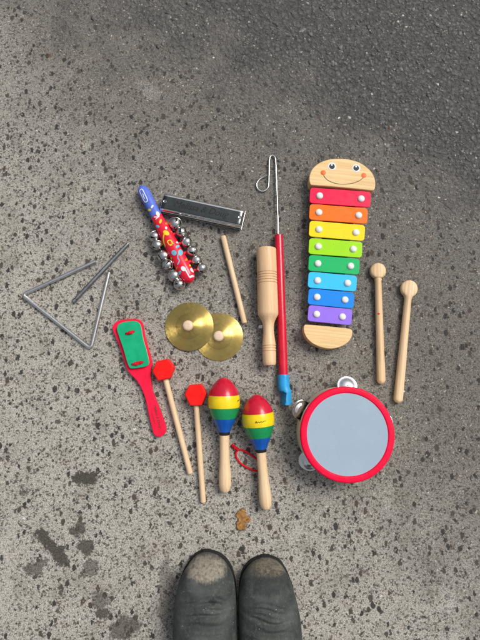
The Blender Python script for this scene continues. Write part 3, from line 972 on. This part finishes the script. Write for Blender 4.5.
# ---------------------------------------------------------------- dry leaf
lp = [(237.2, 512.6), (239.4, 510.2), (241.6, 508.9), (243.6, 509.0), (245.6, 509.0), (246.4, 512.2), (247.2, 514.6), (251.6, 518.4), (250.6, 521.4), (247.8, 522.2), (246.0, 527.5), (244.4, 530.2), (238.6, 531.0), (236.4, 528.2), (236.6, 522.8), (238.6, 519.6), (236.2, 516)]
c = P(242.5, 520)
lf = T('dry_leaf', 'small torn golden brown dry leaf lying above the boots', 'leaf', c)
ol = pxout(lp, .002, 3)
ol = [q + (q - c) * random.uniform(-.13, .10) for q in ol]
rings = [1.0, .75, .5, .25]
vs, fs = [], []
n = len(ol)
for r_ in rings:
    for q in ol:
        v = c + (Vector((q.x, q.y, 0)) - c) * r_
        v.z = .0010 + .0009 * (1 + mnoise.noise(Vector((v.x * 140, v.y * 140, 3)))) + (.0026 * max(0, r_ - .6)) + .0008 * abs(mnoise.noise(Vector((v.x * 420, v.y * 420, 8))))
        vs.append(v)
vs.append(Vector((c.x, c.y, .0032)))
for l in range(len(rings) - 1):
    fs += [(l * n + i, l * n + (i + 1) % n, (l + 1) * n + (i + 1) % n, (l + 1) * n + i) for i in range(n)]
fs += [((len(rings) - 1) * n + i, (len(rings) - 1) * n + (i + 1) % n, len(rings) * n) for i in range(n)]
g_ = G('dry_leaf_skin')
o = g_.oc()
cc = g_.mix(g_.sm(g_.noise(o, 260, 4, .7), .35, .65), (.40, .21, .055), (.19, .085, .035))
cc = g_.mix(g_.sm(g_.noise(o, 120, 2, .5), .56, .70, 0, .7), cc, (.36, .20, .10))
cc = g_.mix(g_.sm(g_.noise(o, 700, 2, .5), .6, .68), cc, (.05, .03, .02))
g_.set(Base_Color=cc, Roughness=.85); g_.b.inputs['Specular IOR Level'].default_value = .2
g_.bump(g_.noise(o, 600, 3, .6), .0006, .7)
lf.part('blade', (vs, fs), g_.m, solid=.0003, smooth=60)

# ---------------------------------------------------------------- boots
def leather(name, side):
    g = G(name)
    o = g.oc()                                  # local: x across, -y toward the heel, toe tip at the origin
    n = g.noise(o, 34, 5, .62); f = g.noise(o, 240, 4, .65)
    col = g.mix(g.sm(n, .32, .72), (.026, .031, .030), (.068, .077, .073))
    col = g.mix(g.sm(f, .50, .74, 0, .55), col, (.115, .12, .11))
    sx = g.n('SeparateXYZ', {0: o})
    wob = g.ma('MULTIPLY', g.ma('SUBTRACT', g.noise(o, 90, 4, .65), .5), .030)
    wob2 = g.ma('MULTIPLY', g.ma('SUBTRACT', g.noise(o, 320, 3, .65), .5), .016)
    streak = g.ma('MULTIPLY', g.ma('SUBTRACT', g.noise(g.map(o, (330, 60, 60)), 1, 4, .7), .5), .042)
    w_ = g.ma('ADD', g.ma('ADD', wob, wob2), streak)
    back = g.ma('MULTIPLY', sx.outputs[1], -1.0)
    if side < 0:
        q = g.map(o, loc=(.000, -.0135, .046), scale=(.033, .0150, .06), typ='TEXTURE')
        m = g.sm(g.ma('ADD', g.vm('LENGTH', q, out=1), g.ma('MULTIPLY', w_, 20)), .62, 1.15, .92, 0)
        m = g.ma('MULTIPLY', m, g.sm(g.noise(o, 120, 4, .7), .30, .52, .45, 1))
        col = g.mix(m, col, g.mix(g.sm(f, .30, .66), (.20, .175, .135), (.31, .28, .225)))
        q2 = g.map(o, loc=(.013, -.0525, .06), scale=(.006, .005, .03), typ='TEXTURE')
        m2 = g.sm(g.ma('ADD', g.vm('LENGTH', q2, out=1), g.ma('MULTIPLY', w_, 30)), .7, 1.1, .9, 0)
        col = g.mix(m2, col, (.015, .017, .02))
    else:
        q = g.map(o, loc=(.005, -.0065, .036), scale=(.034, .0105, .06), typ='TEXTURE')
        m = g.sm(g.ma('ADD', g.vm('LENGTH', q, out=1), g.ma('MULTIPLY', w_, 22)), .55, 1.15, .62, 0)
        m = g.ma('MULTIPLY', m, g.sm(g.noise(o, 120, 4, .7), .34, .58, .3, 1))
        col = g.mix(m, col, g.mix(g.sm(f, .30, .66), (.14, .115, .08), (.25, .21, .15)))
        q2 = g.map(o, loc=(.003, -.0255, .06), scale=(.032, .0150, .06), typ='TEXTURE')
        m2 = g.sm(g.ma('ADD', g.vm('LENGTH', q2, out=1), g.ma('MULTIPLY', w_, 30)), .45, 1.2, .8, 0)
        m2 = g.ma('MULTIPLY', m2, g.sm(g.noise(o, 100, 4, .7), .3, .55, .35, 1))
        col = g.mix(m2, col, (.013, .017, .017))
    v = g.vor(o, 330)
    spk = g.ma('MULTIPLY', g.sm(v.outputs['Distance'], .14, .25, 1, 0), g.ma('GREATER_THAN', g.n('SeparateColor', {0: v.outputs['Color']}).outputs[0], .975))
    col = g.mix(g.ma('MULTIPLY', spk, .8), col, (.40, .38, .34))
    g.set(Base_Color=col, Roughness=g.sm(n, .3, .7, .62, .82))
    g.b.inputs['Specular IOR Level'].default_value = .35
    vv = g.vor(o, 700)
    cr = g.noise(g.map(o, (16, 150, 60)), 1, 4, .65, dist=1.0)
    g.bump(g.ma('ADD', g.ma('ADD', g.ma('MULTIPLY', vv.outputs['Distance'], .35), g.ma('MULTIPLY', f, .8)), g.ma('MULTIPLY', cr, 1.3)), .0009, .6)
    return g.m
SOLE = paint('black_rubber_sole', (.014, .014, .014), .7)

def boot(stations, side, label):
    zs_ = .032
    zr = [.010 + .022 * min(1, max(0, (i - 3) / 5)) for i in range(len(stations))]
    L_ = [P(xl, py, z) for (py, xl, xr), z in zip(stations, zr)]; R_ = [P(xr, py, z) for (py, xl, xr), z in zip(stations, zr)]
    tip = (L_[0] + R_[0]) / 2
    th = T('boot', label, 'boot', (tip.x, tip.y), 0, 'pair of worn black leather boots')
    # ring rows: (yTop, zTop, yBottom, zBottom, xCentre, halfwidth)  with y measured back from the toe tip
    rows = []
    ztop = lambda b_: .020 + .040 * (1 - math.exp(-b_ / .012)) + max(0, b_ - .06) ** 1.25 * .55
    for l, r in zip(L_, R_):
        bk = tip.y - (l.y + r.y) / 2
        rows.append((bk, ztop(bk), bk, .012, (l.x + r.x) / 2 - tip.x, (r.x - l.x) / 2))
    b0, xc, hw = rows[-1][0], rows[-1][4], rows[-1][5]
    dx = (rows[-1][4] - rows[-2][4]) * .4
    rows += [(b0 + .020, ztop(b0 + .02), b0 + .022, .012, xc + dx, hw * .965), (b0 + .038, ztop(b0 + .04) + .012, b0 + .052, .012, xc + dx * 1.6, hw * .88),
             (b0 + .050, .135, b0 + .095, .012, xc + dx * 2, hw * .80), (b0 + .056, .165, b0 + .140, .013, xc + dx * 2.2, hw * .77),
             (b0 + .058, .190, b0 + .168, .030, xc + dx * 2.3, hw * .74), (b0 + .058, .215, b0 + .175, .085, xc + dx * 2.3, hw * .78),
             (b0 + .058, .245, b0 + .172, .160, xc + dx * 2.3, hw * .88), (b0 + .056, .280, b0 + .174, .240, xc + dx * 2.3, hw * .96), (b0 + .055, .315, b0 + .175, .312, xc + dx * 2.3, hw * 1.0)]
    rows = spline(rows, 20, False)
    seg = 72
    vs, fs = [], []
    rs = random.Random(side + 5)
    for i, (yt, zt_, yb, zb_, x, h) in enumerate(rows):
        T_, B_ = Vector((0, -yt, zt_)), Vector((0, -yb, zb_))
        foot = min(1, max(0, (.14 - yt) / .05)) if yt < .14 else 0
        lean = (yb - yt) > .03
        for k in range(seg):
            t = 2 * math.pi * k / seg
            c_, s_ = math.cos(t), math.sin(t)
            ex = .82 if not lean else 1.0
            px_ = x + max(h, .0005) * math.copysign(abs(c_) ** ex, c_)
            if not lean:
                mid = .36
                f_ = mid + (1 - mid) * abs(s_) ** .92 if s_ > 0 else mid - mid * abs(s_) ** .55
            else:
                f_ = .5 + .5 * s_
            v = B_.lerp(T_, f_)
            # walking creases across the vamp, small dents over it
            if s_ > .05 and yt < .13:
                lat = (px_ - x) / max(h, .001)
                for (yc, am, wd, cv_) in ((.050, .0016, .0022, .012), (.0565, .0028, .0026, .007), (.064, .0020, .0021, .001), (.072, .0026, .0028, -.007), (.083, .0018, .003, .008)):
                    yy = yc + cv_ * lat * lat + .004 * lat * side + .002 * math.sin(lat * 5 + side + yc * 90)
                    v.z -= am * math.exp(-((yt - yy) / wd) ** 2) * (1 - .55 * lat * lat) * s_
                    v.z += am * .7 * math.exp(-((yt - yy - wd * 2) / (wd * 1.3)) ** 2) * (1 - .6 * lat * lat) * s_
                v.z += .0016 * mnoise.noise(Vector((px_ * 45, yt * 45, side * 9))) * s_
            vs.append(Vector((px_, v.y, v.z)))
    n = len(rows)
    for i in range(n - 1):
        for k in range(seg):
            k2 = (k + 1) % seg
            fs.append((i * seg + k, i * seg + k2, (i + 1) * seg + k2, (i + 1) * seg + k))
    fs.append(tuple(range(seg)))
    m = leather('scuffed_leather_' + ('a' if side < 0 else 'b'), side)
    th.part('upper', (vs, fs), m, world=False, smooth=75)
    # welted rubber sole and heel, a little proud of the upper
    lo = [(x - h * .985 - .0006, -yb, x + h * .985 + .0006) for (yt, zt_, yb, zb_, x, h) in rows if zb_ <= .0125]
    right = [(q[2], q[1]) for q in lo]; left = [(q[0], q[1]) for q in lo]
    ye = lo[-1][1]
    xm = (lo[-1][0] + lo[-1][2]) / 2; hw_ = (lo[-1][2] - lo[-1][0]) / 2
    heel = [(xm + hw_ * math.cos(R(q)), ye - .036 * math.sin(R(q))) for q in range(10, 175, 12)]
    out = [(lo[0][2], .0012)] + right + heel + left[::-1] + [(lo[0][0], .0012)]
    sl = th.part('sole', prism(out, .0, .0115), SOLE, world=False, bevel=.0025)
    hp_ = [q for q in right if q[1] < ye + .045] + heel + [q for q in left if q[1] < ye + .045][::-1]
    return th
boot([(551.5, 203.5, 210), (553.4, 197.6, 217.2), (556.5, 193.2, 222.6), (562, 189.0, 228.0), (571, 183.6, 232.4), (584, 178.6, 235.2), (605, 174.6, 236.8), (625, 173.4, 237.2), (640, 173.2, 237.2)], -1,
     'worn black left boot with a pale scuffed patch across its toe')
boot([(556.8, 261.5, 269.5), (558.8, 255.2, 276), (562, 249.6, 280.6), (568, 244.4, 285.0), (576, 241.2, 288.8), (590, 239.0, 293.6), (610, 238.4, 298.6), (627, 238.6, 300.9), (640, 239.0, 301.8)], 1,
     'worn black right boot with a dark toe and thin tan scuffed edge')

# ---------------------------------------------------------------- ground
gv = 40.0
me_g = mesh('ground', [(-gv, -gv, 0), (gv, -gv, 0), (gv, gv, 0), (-gv, gv, 0)], [(0, 1, 2, 3)], [], None, 0)
g = G('worn_concrete_and_asphalt')
o = g.oc()
def w2(px, py): return P(px, py, 0)
warp = g.vm('ADD', o, g.vm('MULTIPLY', g.vm('SUBTRACT', g.noise(o, 230, 3, .65, True), (.5, .5, .5)), (.0085, .0085, .0)))
warp2 = g.vm('ADD', o, g.vm('MULTIPLY', g.vm('SUBTRACT', g.noise(o, 460, 2, .65, True), (.5, .5, .5)), (.0075, .0075, .0)))
sepo = g.n('SeparateXYZ', {0: o})
# where the dark open-textured asphalt shows: upper right of a ragged diagonal
pA, pB = w2(105, 0), w2(430, 190)
nn = Vector((-(pB.y - pA.y), pB.x - pA.x, 0)).normalized()
dist = g.ma('ADD', g.ma('MULTIPLY', sepo.outputs[0], nn.x), g.ma('MULTIPLY', sepo.outputs[1], nn.y))
dist = g.ma('SUBTRACT', dist, pA.dot(nn))
big = g.noise(o, 4.2, 5, .6); mid = g.noise(o, 13, 5, .6)
dd_ = g.ma('ADD', dist, g.ma('ADD', g.ma('MULTIPLY', g.ma('SUBTRACT', big, .5), .26), g.ma('MULTIPLY', g.ma('SUBTRACT', mid, .5), .36)))
asp = g.sm(dd_, -.13, .11)
fade = g.sm(g.ma('MULTIPLY_ADD', sepo.outputs[0], .38, dd_), -.66, -.10)                  # dirtier, darker concrete near the asphalt
# mortar: sandy, with grains of every tone
fine = g.noise(o, 1050, 3, .75); fine2 = g.noise(o, 430, 4, .75)
mort = g.mix(g.sm(fine2, .38, .62), (.128, .118, .101), (.490, .468, .420))
mort = g.mix(g.sm(fine, .38, .50, .75, 0), mort, (.095, .085, .069))
mort = g.mix(g.sm(fine, .52, .61, 0, .85), mort, (.78, .755, .695))
mort = g.mix(g.sm(g.noise(o, 21, 5, .68), .45, .70, 0, .42), mort, (.15, .134, .108))
mort = g.mix(g.sm(g.noise(o, 46, 4, .65), .55, .75, 0, .42), mort, (.50, .465, .40))
mort = g.mix(g.ma('MULTIPLY', fade, .90), mort, g.mix(g.sm(fine2, .40, .62), (.040, .036, .030), (.165, .153, .130)))
mort = g.mix(g.ma('MULTIPLY', fade, g.sm(fine, .54, .63, 0, .7)), mort, (.45, .435, .40))
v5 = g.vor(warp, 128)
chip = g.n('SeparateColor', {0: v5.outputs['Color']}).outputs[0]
binder_shade = g.sm(v5.outputs['Distance'], .22, .62)  # bitumen between chips, its dark colour also standing for shade in the crevices
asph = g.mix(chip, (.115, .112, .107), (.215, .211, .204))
asph = g.mix(g.ma('MULTIPLY', binder_shade, .68), asph, (.056, .055, .053))
asph = g.mix(g.sm(fine2, .40, .66, .55, 0), asph, (.050, .048, .045))
asph = g.mix(g.sm(fine, .54, .66, 0, .6), asph, (.25, .247, .24))
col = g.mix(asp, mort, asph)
hgt = g.ma('ADD', g.ma('MULTIPLY', fine2, .55), g.ma('MULTIPLY', fine, .35))
# aggregate of several sizes, broken and lopsided
def stones(vec, scale, frac, r0, r1, cols, hgt_k, keep, rot, squash):
    global col, hgt
    v = g.vor(g.map(vec, scale=(1, squash, 1), rot=(0, 0, R(rot))), scale)
    c3 = g.n('SeparateColor', {0: v.outputs['Color']})
    thr = g.ma('MULTIPLY_ADD', c3.outputs[1], r1 - r0, r0)
    body_ = g.sm(g.ma('SUBTRACT', v.outputs['Distance'], thr), -.05, .03, 1, 0)
    mk = g.ma('MULTIPLY', body_, g.ma('LESS_THAN', c3.outputs[0], frac))
    ramp = g.n('ValToRGB', {0: c3.outputs[2]})
    ramp.color_ramp.interpolation = 'CONSTANT'
    el = ramp.color_ramp.elements
    while len(el) < len(cols): el.new(.5)
    for i, cc_ in enumerate(cols):
        el[i].position = i / len(cols); el[i].color = (*cc_, 1)
    tone = g.mix(g.sm(fine2, .45, .68, 0, .28), ramp.outputs[0], (.13, .115, .096))
    col = g.mix(g.ma('MULTIPLY', mk, keep), col, tone)
    if hgt_k: hgt = g.ma('MULTIPLY_ADD', mk, hgt_k, hgt)
darks2 = [(.040, .036, .031), (.075, .062, .050), (.028, .026, .025), (.10, .088, .072), (.055, .053, .051), (.085, .066, .052)]
darks = [(.022, .020, .020), (.045, .037, .031), (.032, .032, .034), (.070, .062, .054), (.018, .017, .017), (.058, .043, .034)]
mids = [(.09, .078, .064), (.05, .043, .036), (.17, .152, .125), (.035, .032, .029), (.11, .083, .062)]
calm = g.ma('MULTIPLY_ADD', asp, -.75, 1.0)
stones(warp2, 340, .46, .22, .52, mids, 0, g.ma('MULTIPLY', calm, .85), 20, .72)
stones(warp2, 200, g.ma('MULTIPLY_ADD', big, .5, .34), .18, .54, darks2, 0, g.ma('MULTIPLY', calm, .94), -50, 1.5)
stones(warp, 118, g.ma('MULTIPLY_ADD', mid, 1.0, -.06), .12, .47, darks, -.35, g.ma('MULTIPLY', calm, .96), 65, .66)
stones(warp, 68, .07, .10, .36, darks, -.35, g.ma('MULTIPLY', calm, .88), -20, 1.35)
lightst = [(.50, .47, .41), (.66, .63, .57), (.42, .33, .22), (.56, .52, .44)]
stones(warp2, 235, .17, .10, .34, lightst, 0, .9, 10, 1.3)
stones(warp, 75, .018, .06, .20, [(.74, .72, .67), (.66, .60, .5), (.78, .77, .74)], 0, .95, 30, 1.2)
stones(warp, 60, .025, .08, .20, [(.12, .045, .022), (.20, .10, .04), (.10, .05, .03)], 0, .8, 0, .8)
# left boot's shadow painted beside it, and dark spills, at the spots they have in the photo
wob = g.vm('ADD', o, g.vm('MULTIPLY', g.vm('SUBTRACT', g.noise(o, 62, 5, .72, True), (.5, .5, .5)), (.042, .042, .0)))
spill_shadow = None
for (x, y, rx, ry, rot, k) in ((45, 540, 14, 6.5, -40, .80), (60, 556, 13, 7.5, -52, .80), (36, 567, 13, 8, 20, .62), (77, 530, 7.5, 8, 0, .72), (87, 547, 9, 8.5, 30, .74), (90, 567, 11, 10, -20, .55),
                            (85, 479, 15, 6.5, 6, .82), (101, 601, 9, 10, 0, .55), (102, 614, 7, 6.5, 0, .75), (124, 629, 17, 11, 15, .62), (23, 493, 5, 4, 0, .6), (168, 596, 9, 40, 4, .42)):  # last ellipse darkens the ground as the left boot's cast shadow
    c = w2(x, y); s_ = mpp(x, y)
    q = g.map(wob, loc=(c.x, c.y, 0), rot=(0, 0, R(rot)), scale=(rx * s_, ry * s_, 1), typ='TEXTURE')
    e_ = g.sm(g.vm('LENGTH', g.vm('MULTIPLY', q, (1, 1, 0)), out=1), .80, 1.08, k, 0)
    spill_shadow = e_ if spill_shadow is None else g.ma('MAXIMUM', spill_shadow, e_)
col = g.mix(g.ma('MULTIPLY', spill_shadow, 1.22, clamp=True), col, g.mix(g.sm(fine2, .4, .62), (.032, .028, .022), (.088, .079, .064)))
pale = None
for (x, y, rx, ry, rot, k) in ((448, 600, 8, 17, 0, .55), (452, 636, 12, 7, 20, .5), (150, 90, 22, 9, -35, .35), (8, 560, 9, 70, 0, .35), (388, 500, 8, 20, 0, .25)):
    c = w2(x, y); s_ = mpp(x, y)
    q = g.map(wob, loc=(c.x, c.y, 0), rot=(0, 0, R(rot)), scale=(rx * s_, ry * s_, 1), typ='TEXTURE')
    e_ = g.sm(g.vm('LENGTH', g.vm('MULTIPLY', q, (1, 1, 0)), out=1), .3, 1.1, k, 0)
    pale = e_ if pale is None else g.ma('MAXIMUM', pale, e_)
pale = g.ma('MULTIPLY', pale, g.sm(fine2, .35, .62))
col = g.mix(pale, col, (.52, .50, .46))
# relief: the asphalt is coarse, the concrete nearly flat
v6 = g.vor(warp2, 270)
rel = g.ma('ADD', g.ma('MULTIPLY', g.ma('SUBTRACT', 1.0, v5.outputs['Distance']), 2.4), g.ma('MULTIPLY', g.ma('SUBTRACT', 1.0, v6.outputs['Distance']), 1.1))
hgt = g.ma('ADD', hgt, g.ma('MULTIPLY', rel, g.ma('MULTIPLY_ADD', asp, 1.7, .10)))
g.set(Base_Color=col, Roughness=g.ma('MULTIPLY_ADD', asp, -.44, .84))
g.bump(hgt, .0016, .85)
me_g.data.materials.append(g.m)
me_g['kind'] = 'structure'

# loose grit and proud chippings bedded in the paving
def grit(N):
    bm = bmesh.new(); bmesh.ops.create_icosphere(bm, subdivisions=1, radius=1)
    bv = np.array([v.co[:] for v in bm.verts]); bf = np.array([[v.index for v in f.verts] for f in bm.faces]); bm.free()
    x = rng.uniform(-.62, .62, N); y = rng.uniform(-.62, .85, N)
    dl = x * nn.x + y * nn.y - pA.dot(nn) + rng.normal(0, .07, N)
    p = np.where(dl > 0, 1.0, np.where(dl > -.1, .25, .012))
    k = rng.uniform(0, 1, N) < p
    x, y, dl = x[k], y[k], dl[k]
    n = len(x)
    sz = np.clip(rng.lognormal(math.log(.0019), .45, n), .0007, .0052)
    sc = np.stack([sz * rng.uniform(.7, 1.35, n), sz * rng.uniform(.6, 1.1, n), np.minimum(sz * .55, .0014)], 1)
    an = rng.uniform(0, 6.28, n)
    v = bv[None] * (1 + rng.uniform(-.32, .28, (n, len(bv), 1)))
    v = v * sc[:, None, :]
    ca, sa = np.cos(an)[:, None], np.sin(an)[:, None]
    vx = v[..., 0] * ca - v[..., 1] * sa + x[:, None]
    vy = v[..., 0] * sa + v[..., 1] * ca + y[:, None]
    vz = v[..., 2] - sc[:, 2][:, None] * rng.uniform(.1, .7, n)[:, None]
    V = np.stack([vx, vy, vz], -1).reshape(-1, 3)
    Fc = (bf[None] + (np.arange(n) * len(bv))[:, None, None]).reshape(-1, 3)
    me = bpy.data.meshes.new('stone_grit')
    me.vertices.add(len(V)); me.vertices.foreach_set('co', V.ravel())
    me.loops.add(len(Fc) * 3); me.loops.foreach_set('vertex_index', Fc.ravel())
    me.polygons.add(len(Fc)); me.polygons.foreach_set('loop_start', np.arange(len(Fc)) * 3)
    me.update(); me.validate()
    ob = bpy.data.objects.new('stone_grit', me); COL.objects.link(ob)
    q = G('grit_stone')
    rr_ = q.n('NewGeometry').outputs['Random Per Island']
    ramp = q.n('ValToRGB', {0: rr_}); ramp.color_ramp.interpolation = 'CONSTANT'
    cs = [(.055, .054, .053), (.10, .098, .094), (.075, .068, .06), (.14, .137, .13), (.06, .06, .062), (.20, .195, .185), (.085, .08, .073), (.115, .11, .10), (.50, .48, .44)]
    el = ramp.color_ramp.elements
    while len(el) < len(cs): el.new(.5)
    for i, c_ in enumerate(cs):
        el[i].position = i / len(cs) if i < len(cs) - 1 else .985; el[i].color = (*c_, 1)
    cc_ = q.mix(q.sm(q.noise(q.oc(), 500, 3, .65), .3, .7, 0, .5), ramp.outputs[0], (.10, .096, .09))
    q.set(Base_Color=cc_, Roughness=.62)
    q.bump(q.noise(q.oc(), 900, 3, .6), .0006, .6)
    me.materials.append(q.m)
    ob['kind'] = 'stuff'
grit(30000)

# ---------------------------------------------------------------- light: overcast, brighter toward the upper right
SUN_EL, SUN_AZ = R(50), R(55)          # azimuth measured from +Y (top of the photo) toward +X
W = bpy.data.worlds.new('World'); S.world = W; W.use_nodes = True
nt = W.node_tree
bg = nt.nodes['Background']
sky = nt.nodes.new('ShaderNodeTexSky'); sky.sky_type = 'NISHITA'; sky.sun_disc = False
sky.sun_elevation = SUN_EL; sky.sun_rotation = SUN_AZ
sky.air_density = 1.0; sky.dust_density = 3.0; sky.ozone_density = 1.0
hs = nt.nodes.new('ShaderNodeHueSaturation'); hs.inputs['Saturation'].default_value = .32
nt.links.new(sky.outputs[0], hs.inputs['Color']); tcw = nt.nodes.new('ShaderNodeTexCoord'); sxw = nt.nodes.new('ShaderNodeSeparateXYZ'); nt.links.new(tcw.outputs['Generated'], sxw.inputs[0])
mrw = nt.nodes.new('ShaderNodeMapRange'); nt.links.new(sxw.outputs[2], mrw.inputs['Value'])
mrw.inputs['To Min'].default_value = .14; mrw.inputs['To Max'].default_value = 1.5
clw = nt.nodes.new('ShaderNodeTexNoise'); clw.inputs['Scale'].default_value = 2.4; clw.inputs['Detail'].default_value = 4; nt.links.new(tcw.outputs['Generated'], clw.inputs['Vector'])
mcw = nt.nodes.new('ShaderNodeMapRange'); nt.links.new(clw.outputs['Fac'], mcw.inputs['Value'])
for k_, v_ in (('From Min', .3), ('From Max', .7), ('To Min', .72), ('To Max', 1.28)): mcw.inputs[k_].default_value = v_
mmw = nt.nodes.new('ShaderNodeMath'); mmw.operation = 'MULTIPLY'; nt.links.new(mrw.outputs[0], mmw.inputs[0]); nt.links.new(mcw.outputs[0], mmw.inputs[1])
vmw = nt.nodes.new('ShaderNodeVectorMath'); vmw.operation = 'SCALE'; nt.links.new(hs.outputs[0], vmw.inputs[0]); nt.links.new(mmw.outputs[0], vmw.inputs['Scale'])
nt.links.new(vmw.outputs[0], bg.inputs['Color'])
bg.inputs['Strength'].default_value = .076
ld = bpy.data.lights.new('overcast_sun', 'SUN'); ld.energy = 1.5; ld.angle = R(26); ld.color = (1.0, .94, .86)
lo_ = bpy.data.objects.new('overcast_sun', ld); COL.objects.link(lo_)
dirv = Vector((math.sin(SUN_AZ) * math.cos(SUN_EL), math.cos(SUN_AZ) * math.cos(SUN_EL), math.sin(SUN_EL)))
lo_.rotation_euler = dirv.to_track_quat('Z', 'Y').to_euler()
lo_.location = dirv * 3

# ---------------------------------------------------------------- camera and output
cam = bpy.data.cameras.new('camera'); co = bpy.data.objects.new('camera', cam); COL.objects.link(co)
co.location = (0, 0, H); co.rotation_euler = (TILT, 0, 0)
cam.sensor_fit = 'VERTICAL'; cam.sensor_height = 24; cam.lens = 12 / math.tan(FOV / 2)
cam.clip_start = .01; cam.clip_end = 100
S.camera = co
S.render.engine = 'CYCLES'
S.view_settings.view_transform = 'Standard'; S.view_settings.look = 'None'
S.view_settings.exposure = 0.80; S.view_settings.gamma = 1.0
